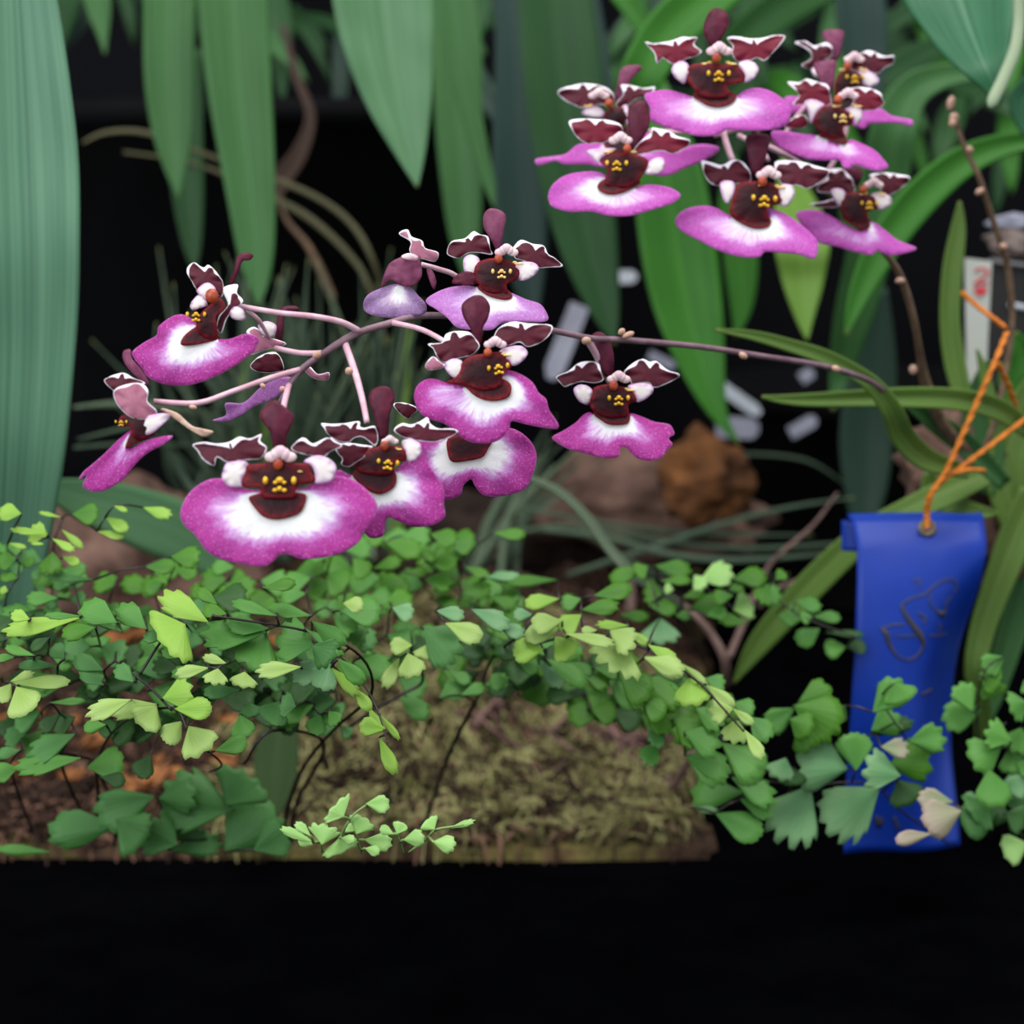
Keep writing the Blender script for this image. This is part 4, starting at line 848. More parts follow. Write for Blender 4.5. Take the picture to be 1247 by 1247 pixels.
# lettering strokes (gold print, flat)
m_gold = mat_plain('gold_print', (60, 54, 48), (46, 48, 60), 200, .4, .5)
def rib_z(px, py):
    v = (py-630)/410; y, a, b = rib_x(v); u = (px-a)/(b-a)
    return rz(u, v)
def stroke(pts, closed=False):
    q = [(1000+p[0]/5.196, 600+p[1]/5.196, p[2]) for p in pts]; c = catmull(q, False, 6); V = []
    for i, p in enumerate(c):
        a, b = c[max(i-1, 0)], c[min(i+1, len(c)-1)]; dx, dy = b[0]-a[0], b[1]-a[1]; L = math.hypot(dx, dy)+1e-6
        for sgn in (-1, 1):
            x, y = p[0]-dy/L*sgn*p[2]/2, p[1]+dx/L*sgn*p[2]/2
            V.append(P(x, y, D)-FWD*float((rib_z(x, y)+1.6)*D/F)-RL)
    Fa = [(2*i, 2*i+1, 2*i+3, 2*i+2) for i in range(len(c)-1)]
    return V, Fa
SV, SF = [], []
for st in ([(370, 860, 3), (400, 890, 7), (415, 950, 5), (460, 1020, 3), (530, 1055, 2.5), (600, 1030, 2.5), (640, 970, 4), (625, 910, 7), (580, 850, 7), (530, 780, 6), (500, 720, 4), (520, 690, 2.5), (580, 660, 2)],
           [(580, 660, 2), (650, 640, 2.4), (700, 600, 2.4), (760, 560, 2), (830, 550, 2.4), (870, 590, 2), (850, 640, 1.6)],
           [(690, 640, 1.6), (680, 700, 2), (720, 740, 2), (770, 770, 8), (790, 760, 4), (800, 690, 2), (840, 660, 1.6)],
           [(350, 860, 1.5), (430, 835, 2), (520, 830, 2)], [(600, 760, 3), (650, 790, 3), (640, 830, 2)], [(560, 560, 1.5), (620, 550, 2), (610, 600, 1.5)],
           [(450, 900, 1.5), (520, 905, 2), (600, 900, 2)], [(680, 905, 2), (760, 905, 2), (830, 900, 2)], [(740, 830, 2), (770, 850, 2), (750, 880, 2)],
           [(360, 2060, 5), (380, 2120, 6), (400, 2070, 5)], [(470, 2060, 4), (500, 2140, 4)], [(640, 1930, 4), (720, 1915, 4)], [(330, 1230, 3), (380, 1215, 3)], [(640, 1280, 4), (740, 1260, 4)], [(790, 1500, 3), (800, 1560, 3)], [(690, 2150, 6), (760, 2140, 6), (800, 2150, 5)]):
    V, Fa = stroke(st); b = len(SV); SV += V; SF += [tuple(k+b for k in f) for f in Fa]
mesh_of('lettering', SV, SF, m_gold, rb, solid=.00015)
m_wire = mat_plain('orange_wire', (214, 128, 40), (190, 100, 28), 500, .6, .3, 0, .6)
def twist(name, pts, parent):
    c = catmull(pts, False, 10); V, Fa = [], []
    for ph in (0, math.pi):
        cc = [(P(p[0], p[1], p[2])-RL)+(RIGHT*math.cos(i*.9+ph)+FWD*math.sin(i*.9+ph))*float(1.6*p[2]/F) for i, p in enumerate(c)]
        tube_data(cc, [2.6*p[2]/F for p in c], 6, V, Fa)
    return mesh_of(name, V, Fa, m_wire, parent)
twist('wire', [(1129, 644, .553), (1129, 625, .553), (1134, 602, .55), (1152, 574, .55), (1172, 530, .55), (1192, 485, .55), (1212, 440, .55), (1226, 405, .555)], rb)
twist('wire', [(1129, 640, .554), (1131, 606, .552), (1150, 584, .552), (1180, 562, .555), (1215, 536, .56), (1262, 500, .565)], rb)
twist('wire', [(1224, 399, .556), (1205, 384, .558), (1188, 371, .57), (1172, 356, .59)], rb)
twist('wire', [(1215, 442, .556), (1228, 470, .565), (1238, 500, .575)], rb)
twist('wire', [(1160, 577, .553), (1180, 572, .553), (1198, 573, .556)], rb)

def panel(name, c4, d, th, mat, parent=None, org=Vector((0, 0, 0))):
    A = [P(x, y, d)-org for (x, y) in c4]; B = [p+FWD*th for p in A]; V = A+B
    Fa = [(3, 2, 1, 0), (4, 5, 6, 7), (0, 1, 5, 4), (1, 2, 6, 5), (2, 3, 7, 6), (3, 0, 4, 7)]
    return mesh_of(name, V, Fa, mat, parent, smooth=False)
cdl = empty('playing_card', P(1188, 478, .66), 'upright white card with red corner number and heart behind the orange wire', 'card')
m_card = mat_plain('card_white', (186, 186, 176), (170, 172, 166), 20, .6, .3)
panel('card_body', [(1175, 314), (1208, 318), (1200, 478), (1178, 478)], .66, .001, m_card, cdl, cdl.location)
m_red = mat_plain('card_red', (206, 34, 52), (190, 28, 46), 300, .5, .3)
def flat_strokes(name, lst, d, mat, parent):
    V, Fa = [], []
    for (pts, wpx) in lst:
        c = catmull(pts, False, 6); b = len(V)
        for i, p in enumerate(c):
            a, e = c[max(i-1, 0)], c[min(i+1, len(c)-1)]; dx, dy = e[0]-a[0], e[1]-a[1]; L = math.hypot(dx, dy)+1e-6
            for sg in (-1, 1): V.append(P(p[0]-dy/L*sg*wpx/2, p[1]+dx/L*sg*wpx/2, d)-parent.location)
        Fa += [(b+2*i, b+2*i+1, b+2*i+3, b+2*i+2) for i in range(len(c)-1)]
    return mesh_of(name, V, Fa, mat, parent, solid=.0002)
flat_strokes('number', [([(1187, 331), (1190, 328), (1196, 327), (1202, 329), (1203, 333), (1199, 337), (1191, 342), (1187, 345)], 2.6), ([(1186, 345.5), (1195, 345), (1204, 344.5)], 2.6)], .6592, m_red, cdl)
V = [P(x, y, .6592)-cdl.location for (x, y) in [(1194, 363)]+[(1194+8*(16*math.sin(t)**3)/16, 354.5-6.5*(13*math.cos(t)-5*math.cos(2*t)-2*math.cos(3*t)-math.cos(4*t))/16) for t in np.linspace(0, 2*math.pi, 30)[:-1]]]
mesh_of('heart', V[1:], [tuple(range(len(V)-1))], m_red, cdl, solid=.0002, smooth=False)
bx = empty('black_box', P(1240, 470, .70), 'black box with a pale top edge and white print at the right edge', 'box')
m_box = mat_plain('black_card', (22, 20, 20), (30, 27, 26), 30, .5, .3)
panel('box_body', [(1207, 320), (1290, 330), (1290, 470), (1202, 470)], .70, .03, m_box, bx, bx.location)
panel('box_rim', [(1207, 314), (1290, 326), (1290, 330), (1207, 319)], .698, .03, mat_plain('grey_edge', (120, 116, 118), (100, 98, 100), 50, .5, .3), bx, bx.location)
flat_strokes('print', [([(1228, 371), (1240, 373), (1262, 377)], 6)], .6985, m_lab, bx)
lump('stone', P(1236, 296, .72), (.011, .01, .006), mat_plain('speckled_stone', (128, 112, 106), (80, 66, 62), 120, .7, .3, 0, .6, .002), 'speckled brown-grey stone sitting on the black box', 'stone', 3.3)
lump('stone', P(1238, 272, .72), (.010, .008, .0035), m_labg, 'pale grey flat stone on top of the speckled stone', 'stone', 7.3)

# ------------------------------------------------------------------ ferns
def leaflet_data(a, b, wpx, d, k=1.1, lob=5, zc=.12):
    """fan shaped leaflet: a = attachment px, b = far edge px, k = how far it lies back"""
    ax, ay = a; dx, dy = b[0]-a[0], b[1]-a[1]; L = math.hypot(dx, dy)+1e-6; ux, uy = dx/L, dy/L; nx, ny = -uy, ux
    NT_, NR = (21 if wpx > 22 else 17), 5; V, fl = [], []; wpx = wpx*1.24; inc = .17 if wpx > 55 else .10 if wpx > 24 else .06; lob = 7 if wpx > 55 else lob; sd = rnd(); asym = ru(-.16, .16); sc1 = ru(.02, .06); ph = ru(0, 6)
    for r in range(NR+1):
        rr = r/NR
        for i in range(NT_):
            t = i/(NT_-1)*2-1
            A = 2.0*t
            ox = .5*math.sin(A)*(1+asym*t)
            oy = .66+.34*math.cos(A)
            sc = 1+sc1*math.cos(t*lob*math.pi+ph)*(rr**3)-inc*(rr**4)*(abs(math.sin(t*lob*.5*math.pi+ph))**10)
            lx = ox*rr*wpx*sc; ly = oy*rr*L*sc
            X = ax+ux*ly+nx*lx; Y = ay+uy*ly+ny*lx
            z = k*(Y-ay) + zc*wpx*(-(t*t)*rr) + .05*wpx*math.sin(t*5+ph)*rr
            V.append(P(X, Y, d)-FWD*float(z*d/F)); fl.append((t, rr, sd))
    Fa = [(r*NT_+i, r*NT_+i+1, (r+1)*NT_+i+1, (r+1)*NT_+i) for r in range(NR) for i in range(NT_-1)]
    return V, Fa, fl
def fern(label, base, stems, groups, kdef=1.0, stemmat='fstem', maxlink=70):
    t = empty('maidenhair_fern', base, label, 'fern'); org = base
    nodes = []
    for pts in stems:
        px_tube('stem', pts, M[stemmat], t, sub=5, n=6, loc=org)
        nodes += [(np.array(p[:2]), p[2]) for p in catmull([q[:3] for q in pts], False, 6)]
    bases = []
    for (fr, d, mt, lst, *o) in groups:
        k = o[0] if o else kdef
        sc_ = FR[fr][2] if fr else 1
        for q in lst:
            a = fx(fr, q[0:2]) if fr else q[0:2]; b = fx(fr, q[2:4]) if fr else q[2:4]; wv = q[4]/sc_
            m2 = q[5] if len(q) > 5 else mt; dd = d+ru(-.008, .008)
            V, Fa, fl = leaflet_data(a, b, wv, dd, k)
            mesh_of('leaflet', [v-org for v in V], Fa, M[m2], t, fl, solid=.00022)
            bases.append((a, dd))
    # petioles: grow a branching net from the stems to every leaflet base
    V, Fa = [], []; rem = list(bases); pts2 = np.array([n[0] for n in nodes] if nodes else [rem[0][0]]); dn = [n[1][2] if hasattr(n[1], '__len__') else n[1] for n in nodes] if nodes else [rem[0][1]]
    dn = list(dn)
    while rem:
        R = np.array([r[0] for r in rem]); D2 = ((R[:, None]-pts2[None])**2).sum(2); i, j = np.unravel_index(D2.argmin(), D2.shape)
        if D2[i, j] > 1:
            a, da = rem[i]; b = pts2[j]; db = dn[j]
            if D2[i, j] < maxlink**2:
                mid = (np.array(a)+b)/2+np.array([0, -.06*math.sqrt(D2[i, j])])
                tube_data([P(a[0], a[1], da)-org, P(mid[0], mid[1], (da+db)/2)-org, P(b[0], b[1], db)-org], [.00022, .00028, .00034], 5, V, Fa)
            pts2 = np.vstack([pts2, [a]]); dn.append(da)
        rem.pop(i)
    if Fa: mesh_of('leaflet_stalks', V, Fa, M[stemmat], t)
    return t
def scatter(n, region, d, sz, mats, dirs=None, seed=1):
    """extra leaflets in a px polygon (x0,x1,ytop fn..)"""
    random.seed(seed); out = []
    for i in range(n):
        x = ru(region[0], region[1]); f = (x-region[0])/(region[1]-region[0]); y = ru(region[2]+(region[4]-region[2])*f, region[3]+(region[5]-region[3])*f)
        a = ru(-.5, .9) if rnd() < .5 else math.pi-ru(-.5, .9); L = ru(*sz)*1.12
        out.append((x, y, x+math.cos(a)*L, y+math.sin(a)*L*.5, L*ru(.42, .75), random.choice(mats)))
    return (None, d, mats[0], out)

random.seed(11)
fern('maidenhair fern with broad lime and mid-green leaflets in the left foreground', P(350, 1020, .60),
  [[(345, 1030, .58, 3), (350, 985, .56, 3), (372, 930, .52, 2.6), (410, 885, .48, 2.2), (452, 845, .45, 2), (440, 800, .43, 1.8), (380, 770, .42, 1.6), (260, 750, .41, 1.4)],
   [(352, 1030, .58, 3), (362, 975, .56, 2.6), (395, 905, .50, 2.2), (330, 890, .46, 2), (298, 930, .46, 2)],
   [(150, 1000, .56, 2.4), (120, 930, .50, 2), (150, 880, .44, 1.8), (209, 862, .41, 1.6), (229, 890, .405, 1.4)],
   [(170, 822, .42, 1.8), (190, 790, .42, 1.8), (205, 770, .415, 1.6)],
   [(85, 895, .46, 2), (75, 930, .48, 2), (100, 990, .54, 2)], [(40, 1015, .56, 2), (20, 960, .52, 2), (12, 930, .48, 2)],
   [(119, 985, .54, 2.4), (118, 945, .50, 2.2), (110, 925, .48, 2), (60, 915, .46, 1.6)],
   [(209, 865, .41, 1.6), (180, 835, .415, 1.6), (140, 805, .42, 1.4)], [(240, 905, .43, 1.6), (270, 930, .45, 1.4), (255, 940, .46, 1.4)]],
  [('M', .405, 'fL', [(90, 850, 270, 800, 150, 'fY'), (165, 915, 395, 915, 110, 'fY'), (250, 1020, 340, 1190, 190), (205, 990, 110, 1110, 120), (480, 640, 330, 600, 46), (425, 670, 410, 765, 125), (370, 665, 170, 705, 62), (590, 690, 570, 780, 140), (930, 660, 660, 690, 80), (410, 1170, 600, 1110, 90, 'fG')], .5),
   ('M', .42, 'fG', [(370, 390, 50, 225, 120, 'fY'), (225, 400, 100, 520, 340, 'fY'), (720, 450, 330, 470, 150), (715, 440, 600, 640, 300), (730, 430, 480, 390, 90), (1010, 530, 780, 480, 210), (780, 350, 500, 270, 60), (990, 350, 730, 300, 70), (1130, 620, 880, 720, 120, 'fP'), (1110, 640, 1040, 780, 160, 'fP'), (560, 800, 340, 810, 70, 'fD'), (560, 950, 610, 1080, 120), (800, 870, 740, 990, 160, 'fD'), (900, 900, 800, 880, 120, 'fD'), (620, 880, 640, 960, 120, 'fD'), (960, 430, 1200, 580, 60), (700, 180, 900, 150, 60, 'fB'), (1050, 950, 1010, 1060, 110), (1100, 930, 1160, 1000, 80), (480, 340, 330, 310, 70, 'fB'), (420, 280, 290, 190, 60, 'fB'), (900, 560, 800, 590, 30)], .8),
   ('O', .415, 'fG', [(490, 760, 30, 840, 84, 'fY'), (490, 750, 270, 745, 34), (710, 790, 470, 700, 130), (890, 830, 690, 700, 110), (740, 845, 560, 760, 50), (630, 1080, 430, 1010, 84, 'fD'), (630, 1170, 470, 1080, 70, 'fD'), (390, 1010, 310, 930, 80, 'fD'), (350, 1050, 110, 1050, 50, 'fD'), (210, 990, 20, 940, 44), (90, 1000, -20, 1010, 40), (580, 820, 380, 850, 90, 'fB'), (60, 1160, 430, 1150, 66, 'fL'), (70, 1160, 10, 1260, 90, 'fL'), (100, 1180, 210, 1330, 170, 'fL'), (60, 1150, 200, 1100, 50, 'fL'), (1010, 870, 870, 880, 60, 'fD'), (810, 1150, 690, 1060, 80, 'fD'), (1180, 1060, 1050, 1110, 60), (180, 770, 60, 740, 60, 'fY'), (300, 880, 200, 950, 60, 'fX'), (1100, 1000, 980, 960, 60)], .8),
   ('N', .41, 'fL', [(830, 270, 560, 370, 100, 'fL'), (1000, 300, 700, 350, 100), (990, 310, 900, 440, 180), (670, 430, 530, 450, 70, 'fG')], .5),
   ('N', .45, 'fD', [(475, 490, 200, 630, 130), (510, 640, 100, 700, 100, 'fG'), (115, 700, -40, 740, 100, 'fG'), (550, 700, 790, 680, 160, 'fG'), (130, 590, -20, 620, 60), (320, 290, 540, 280, 36, 'fG'), (380, 360, 260, 460, 80, 'fX'), (950, 620, 900, 760, 120, 'fX'), (640, 760, 800, 790, 70, 'fX')], .6),
   scatter(120, (0, 430, 740, 900, 720, 870), .47, (24, 46), ('fX', 'fD', 'fX', 'fG'), seed=4), scatter(40, (60, 460, 695, 750, 670, 760), .52, (22, 40), ('fG', 'fB', 'fB'), seed=5)], .9)
random.seed(12)
fern('low fern with large dull dark green leaflets at the bottom left corner', P(190, 1020, .56),
  [[(310, 1020, .55, 2.4), (290, 1000, .53, 2.2), (268, 985, .51, 2), (240, 1010, .54, 2.2)], [(142, 1010, .54, 2), (138, 1030, .56, 2)]],
  [('W', .50, 'fD', [(505, 650, 60, 590, 300, 'fD'), (460, 625, 570, 430, 300), (450, 900, 740, 640, 380), (130, 830, 240, 680, 260, 'fX'), (170, 860, -20, 770, 240), (120, 890, 440, 850, 120), (620, 890, 820, 800, 190)], .2),
   ('N', .50, 'fD', [(975, 880, 600, 1000, 220), (740, 1070, 300, 1110, 200), (740, 1030, 940, 1150, 250), (1000, 900, 1240, 860, 200), (320, 1235, -20, 1215, 56, 'fG')], .25)], .3)
random.seed(13)
fern('small fern sprig with tiny pale green leaflets at the bottom edge', P(400, 1036, .47),
  [[(395, 1038, .40, 1.9), (413, 1022, .395, 1.7), (421, 1006, .39, 1.6), (432, 991, .39, 1.5), (447, 980, .39, 1.4)], [(441, 1039, .40, 1.4), (436, 1026, .395, 1.3), (435, 1015, .39, 1.2)],
   [(491, 1039, .40, 1.6), (488, 1028, .395, 1.5), (482, 1015, .39, 1.3)], [(498, 1038, .40, 1.7), (517, 1024, .395, 1.6), (530, 1011, .39, 1.5), (549, 1007, .39, 1.3), (565, 1004, .39, 1.1)], [(392, 1037, .40, 1.5), (391, 1026, .395, 1.4)]],
  [('T', .388, 'fT', [(375, 165, 310, 108, 170), (250, 325, 275, 215, 150), (510, 90, 645, 100, 84), (455, 265, 500, 175, 130), (440, 250, 400, 215, 70), (500, 300, 660, 320, 84), (200, 315, 5, 235, 44), (180, 275, 92, 205, 44), (668, 268, 588, 228, 46), (690, 265, 715, 200, 74), (725, 300, 850, 295, 80), (905, 240, 860, 185, 100), (1000, 232, 1140, 190, 30), (900, 312, 1030, 330, 84), (360, 290, 445, 300, 44), (350, 300, 380, 372, 190), (200, 325, 110, 300, 50), (500, 350, 590, 372, 50)], .3)], .3, 'fstem_g')
random.seed(14)
fern('fern whose arching frond of glowing lime leaflets runs to the right in the middle', P(515, 1010, .62),
  [[(515, 1010, .62, 3), (530, 965, .60, 3), (546, 920, .56, 3), (560, 890, .54, 2.6), (582, 848, .52, 2.2), (600, 800, .48, 2), (640, 770, .46, 2)],
   [(600, 800, .48, 1.8), (690, 775, .46, 1.6), (740, 775, .455, 1.5), (790, 792, .455, 1.5), (826, 812, .45, 1.5), (855, 835, .45, 1.4), (880, 862, .45, 1.3), (905, 890, .45, 1.2)],
   [(420, 890, .50, 2.4), (450, 868, .50, 2.4), (490, 845, .50, 2.2), (515, 828, .50, 2), (500, 790, .47, 1.8)],
   [(380, 770, .43, 1.4), (420, 805, .42, 1.4), (450, 845, .41, 1.2), (465, 880, .405, 1.1), (472, 905, .40, 1)]],
  [('Q', .45, 'fL', [(585, 700, 455, 705, 84, 'fL'), (560, 745, 605, 880, 135), (512, 770, 425, 940, 70), (690, 685, 690, 780, 150), (780, 570, 1000, 655, 100), (650, 600, 880, 740, 230, 'fD'), (720, 500, 890, 530, 70, 'fP'), (470, 480, 590, 530, 90, 'fP'), (930, 490, 1150, 590, 90, 'fP'), (1080, 580, 1240, 630, 70, 'fP'), (180, 455, 300, 470, 76, 'fL')], .7),
   ('Q', .405, 'fL', [(0, 560, 200, 700, 100, 'fG'), (0, 700, 130, 780, 160, 'fD'), (110, 830, 270, 990, 64, 'fY'), (150, 780, 310, 920, 80, 'fG'), (250, 950, 345, 1080, 60, 'fY'), (330, 1060, 410, 1205, 54, 'fY'), (430, 1190, 275, 1170, 90, 'fY'), (400, 1110, 515, 1250, 32, 'fY')], .2),
   (None, .40, 'fY', [(462, 898, 482, 943, 14)], .1),
   ('Q', .53, 'fB', [(660, 210, 850, 215, 84), (660, 315, 825, 330, 96), (540, 275, 675, 275, 44), (890, 240, 1040, 295, 46), (1010, 300, 1215, 290, 40, 'fP'), (870, 400, 1045, 360, 86), (1040, 410, 1200, 465, 60), (1090, 330, 1245, 315, 46), (240, 190, 330, 300, 100), (450, 440, 500, 290, 160), (360, 250, 520, 205, 66), (430, 100, 650, 150, 100), (690, 50, 850, 90, 90), (1060, 45, 1250, 50, 56), (300, 50, 420, 90, 80), (120, 330, -20, 400, 120), (750, 470, 860, 480, 60), (600, 130, 720, 200, 50)], .9),
   ('Q', .50, 'fG', [(505, 1000, 690, 1105, 96), (740, 1015, 880, 920, 110), (870, 990, 1010, 945, 60), (1010, 930, 1145, 900, 74), (800, 850, 930, 910, 60), (100, 1060, 180, 1110, 90, 'fD'), (50, 1140, 140, 1200, 80, 'fD'), (170, 1170, 230, 1230, 60, 'fD')], .8),
   ('R', .458, 'fL', [(440, 545, 200, 600, 100), (440, 500, 240, 515, 110), (320, 680, 125, 700, 130, 'fY'), (395, 600, 490, 730, 150, 'fY'), (460, 580, 770, 640, 60), (830, 640, 730, 805, 300), (740, 560, 900, 650, 150), (860, 560, 990, 650, 50, 'fY'), (980, 650, 1165, 755, 70, 'fY'), (955, 725, 1210, 825, 110), (860, 530, 655, 522, 46, 'fY'), (660, 560, 560, 560, 40), (250, 460, 130, 460, 70, 'fP'), (560, 460, 420, 560, 110, 'fY')], .8),
   ('R', .475, 'fG', [(290, 740, 440, 905, 84, 'fP'), (150, 740, 290, 810, 84), (340, 740, 590, 895, 96), (470, 760, 630, 835, 66), (420, 360, 200, 390, 80, 'fY'), (560, 360, 430, 400, 84, 'fG'), (720, 830, 900, 1045, 100), (560, 830, 740, 895, 110, 'fB'), (800, 830, 1000, 960, 170, 'fB'), (1000, 850, 1170, 1025, 130), (640, 800, 820, 830, 90, 'fB'), (560, 430, 800, 400, 84, 'fB'), (640, 340, 890, 290, 90, 'fB'), (480, 640, 330, 760, 100, 'fX'), (300, 640, 10, 700, 100, 'fX'), (100, 870, -20, 900, 90), (950, 1000, 1080, 1100, 130, 'fB'), (850, 940, 960, 1030, 110, 'fB')], .8),
   ('R', .54, 'fB', [(160, 200, -10, 220, 46, 'fP'), (410, 240, 80, 250, 60), (980, 170, 735, 235, 80), (180, 330, 60, 300, 80), (150, 400, 0, 350, 60), (800, 460, 990, 470, 56), (540, 340, 440, 380, 60), (1060, 480, 1070, 640, 200, 'fP')], .9),
   ('S', .452, 'fL', [(20, 630, 235, 705, 90), (215, 655, 355, 765, 34), (265, 735, 275, 885, 160, 'fY'), (355, 775, 505, 890, 60), (500, 905, 370, 920, 110), (500, 905, 610, 985, 42), (520, 960, 490, 1085, 120), (565, 1020, 655, 1170, 60)], .5),
   ('S', .475, 'fG', [(350, 740, 450, 790, 84), (510, 870, 610, 925, 90), (590, 950, 695, 1060, 110), (440, 1090, 640, 1240, 140), (240, 1030, 430, 1090, 140), (240, 1160, 470, 1250, 110), (0, 720, 200, 880, 110, 'fB'), (60, 850, 300, 940, 150, 'fB'), (0, 850, 180, 1000, 150, 'fB'), (300, 900, 440, 990, 110), (180, 960, 330, 1060, 140, 'fB'), (130, 1000, 60, 1100, 80, 'fD'), (100, 1090, 10, 1190, 90, 'fG')], .8),
   scatter(80, (430, 900, 730, 820, 830, 900), .52, (24, 44), ('fG', 'fX', 'fB'), seed=6), scatter(28, (400, 620, 650, 735, 650, 740), .56, (22, 40), ('fB', 'fG'), seed=8)], .9)
random.seed(15)
fern('dark-backed row of small round leaflets just left of the blue ribbon', P(880, 880, .66),
  [[(880, 860, .64, 2.2), (850, 790, .60, 2), (830, 730, .57, 1.6), (860, 725, .56, 1.4), (920, 715, .55, 1.4), (975, 750, .54, 1.2), (1040, 775, .53, 1.1)], [(800, 700, .56, 1.3), (850, 712, .56, 1.4), (900, 745, .56, 1.3), (920, 750, .55, 1.2)]],
  [('S', .545, 'fB', [(75, 130, 275, 155, 84), (110, 212, 275, 207, 40), (320, 210, 505, 150, 110, 'fT'), (290, 180, 345, 245, 80, 'fT'), (500, 200, 690, 190, 90), (735, 205, 790, 165, 56), (265, 365, 445, 320, 90), (505, 370, 615, 345, 125, 'fT'), (585, 440, 420, 410, 56), (500, 290, 390, 295, 66), (620, 280, 765, 290, 100, 'fG'), (840, 320, 975, 355, 66, 'fG'), (935, 405, 1085, 410, 52, 'fG'), (975, 470, 835, 540, 84, 'fG'), (1005, 490, 1215, 500, 30, 'fX'), (1115, 570, 995, 580, 84, 'fG'), (1120, 570, 1225, 570, 66, 'fX'), (230, 300, 350, 270, 46), (45, 345, 195, 365, 70), (880, 420, 790, 390, 100, 'fG'), (120, 290, 20, 270, 110), (190, 400, 270, 400, 46, 'fG'), (40, 130, -30, 170, 80), (180, 260, 130, 250, 50, 'fT'), (700, 240, 640, 330, 90), (480, 260, 560, 240, 60), (360, 400, 470, 370, 60, 'fG'), (740, 390, 840, 430, 60, 'fG'), (930, 400, 870, 420, 60, 'fG')], .9)], .9)
random.seed(16)
fern('fern with large grey-green scalloped leaflets in front of the blue ribbon', P(1010, 1000, .62),
  [[(940, 1010, .60, 2), (970, 950, .54, 1.8), (1000, 925, .52, 1.5), (1050, 900, .51, 1.3), (1090, 880, .50, 1.2)], [(1160, 1030, .56, 1.4), (1100, 990, .53, 1.3), (1060, 955, .52, 1.2), (985, 955, .52, 1.2), (920, 950, .53, 1.4)], [(1000, 925, .52, 1.3), (980, 870, .51, 1.2), (965, 860, .51, 1.2)], [(1090, 880, .50, 1.1), (1070, 850, .50, 1.1)]],
  [('V', .50, 'fG', [(415, 650, 585, 740, 150, 'fB'), (430, 640, 560, 610, 110, 'fB'), (440, 690, 520, 780, 160, 'fB'), (420, 660, 310, 740, 76, 'fG'), (400, 700, 480, 740, 90, 'fB'), (610, 880, 420, 850, 190, 'fP'), (475, 940, 350, 1140, 170, 'fP'), (725, 945, 520, 1100, 170, 'fP'), (700, 675, 830, 575, 96), (780, 570, 810, 640, 110), (695, 740, 800, 690, 96), (640, 885, 640, 750, 110), (830, 780, 965, 770, 88), (760, 870, 910, 830, 130, 'fB'), (730, 800, 830, 815, 60, 'fK'), (800, 905, 665, 885, 116, 'fP'), (790, 920, 830, 1010, 110, 'fX'), (690, 760, 850, 710, 50, 'fX'), (600, 650, 560, 700, 60, 'fX'), (385, 840, 360, 920, 86, 'fP'), (400, 870, 400, 940, 90, 'fX')], .3),
   ('V', .50, 'fG', [(235, 965, 40, 980, 84), (190, 910, 340, 985, 76), (220, 990, 340, 1030, 76), (130, 1040, 300, 1105, 84), (170, 800, 300, 895, 120), (20, 830, 175, 900, 100), (40, 1020, 140, 1030, 20, 'fP'), (80, 690, -30, 760, 120, 'fB')], .8),
   ('V', .495, 'fK', [(1022, 1030, 880, 1085, 120, 'fK'), (990, 1000, 860, 985, 60, 'fK'), (910, 1115, 780, 1140, 44, 'fK')], .2)], .5)
random.seed(17)
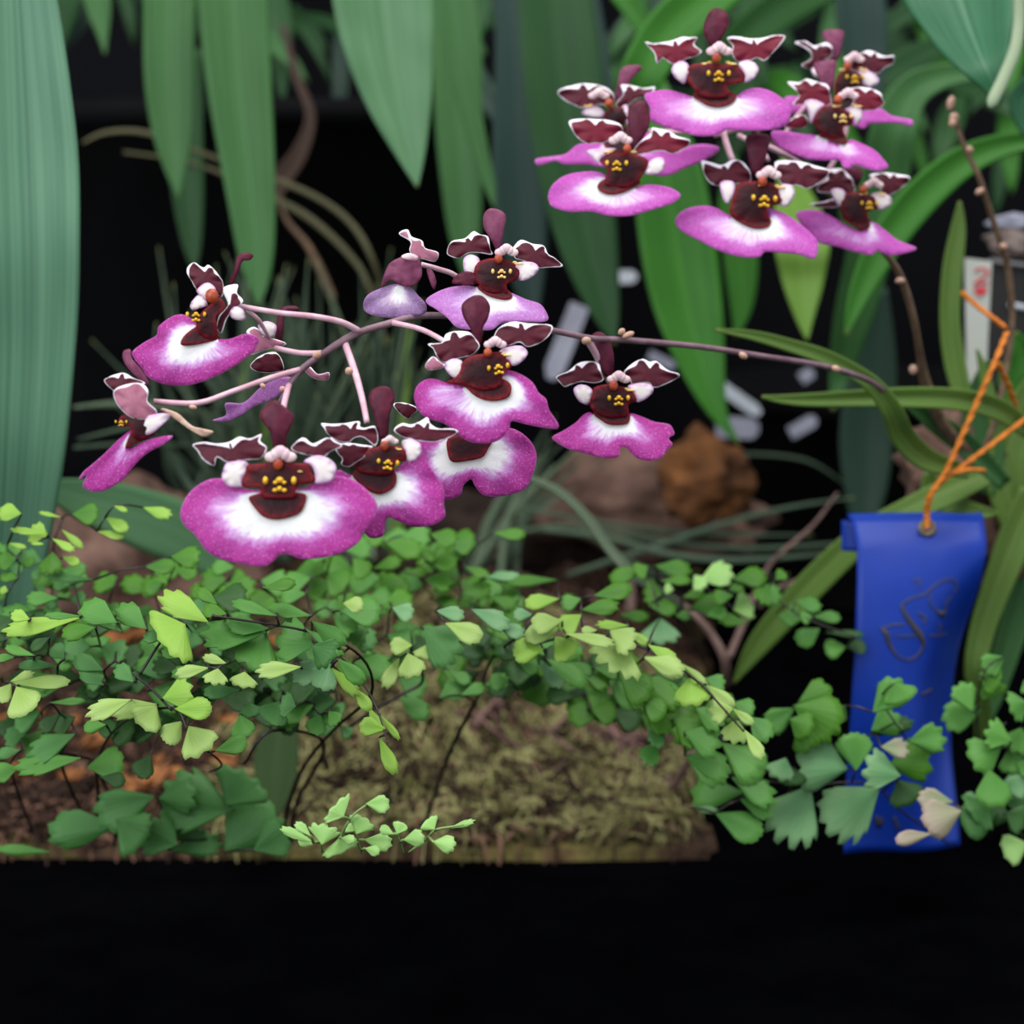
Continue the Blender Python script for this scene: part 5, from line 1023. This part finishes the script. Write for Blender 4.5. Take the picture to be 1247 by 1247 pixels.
fern('fern with clustered small leaflets climbing at the right edge by the ribbon', P(1215, 1020, .62),
  [[(1205, 1020, .60, 2), (1200, 950, .54, 1.6), (1205, 900, .52, 1.4), (1225, 880, .52, 1.2)], [(1200, 950, .54, 1.4), (1190, 880, .52, 1.2), (1195, 830, .51, 1.2), (1205, 810, .51, 1)], [(1205, 1000, .57, 1.4), (1235, 960, .54, 1.2), (1250, 900, .54, 1)]],
  [('V', .51, 'fG', [(1060, 670, 1015, 575, 80), (1080, 540, 1160, 570, 96, 'fB'), (1175, 475, 1095, 520, 70), (1100, 660, 950, 715, 90), (1120, 560, 1140, 620, 90, 'fB'), (1165, 800, 1050, 860, 110), (1200, 780, 1110, 740, 90), (1190, 810, 1215, 890, 84), (1120, 880, 1135, 1015, 110, 'fG'), (1240, 730, 1200, 820, 90), (1260, 640, 1190, 660, 90), (1165, 940, 1260, 935, 84, 'fP'), (1180, 1000, 1260, 1010, 70, 'fD'), (1150, 1040, 1020, 1090, 110, 'fD'), (1120, 1010, 1060, 1060, 120, 'fD'), (1260, 1150, 1165, 1175, 90, 'fT'), (1200, 1060, 1120, 1040, 80, 'fX'), (1247, 560, 1270, 600, 60), (1090, 985, 1030, 980, 26, 'fP'), (1180, 1040, 1250, 1080, 90, 'fX'), (1220, 860, 1270, 880, 70)], .4)], .4)
random.seed(18)
fern('sprig of blurred lime leaflets against the big blue-green leaf', P(30, 860, .60),
  [[(50, 840, .58, 1.6), (60, 760, .55, 1.4), (65, 700, .52, 1.3), (66, 660, .51, 1.2), (78, 628, .51, 1)]],
  [('O', .47, 'fY', [(290, 270, 170, 230, 110, 'fY'), (290, 250, 60, 222, 34), (130, 130, -10, 120, 90), (375, 225, 525, 340, 36), (320, 280, 465, 350, 40), (320, 360, 330, 490, 120, 'fB'), (380, 390, 490, 430, 44), (570, 530, 280, 505, 44, 'fD'), (590, 235, 760, 270, 40), (440, 130, 600, 130, 110, 'fB'), (640, 150, 790, 230, 60), (50, 305, 170, 335, 24), (690, 80, 780, 115, 24), (870, 90, 1050, 140, 60), (370, 150, 230, 120, 20), (100, 400, -10, 420, 90, 'fB'), (110, 520, 0, 510, 50, 'fB'), (50, 600, 0, 590, 40), (350, 640, 160, 640, 70, 'fG'), (880, 450, 1070, 445, 76, 'fB'), (1040, 390, 1220, 385, 110, 'fB'), (230, 300, 230, 320, 60)], .7),
   scatter(34, (0, 90, 660, 780, 690, 790), .50, (16, 30), ('fG', 'fB', 'fD'), seed=9)], .8)
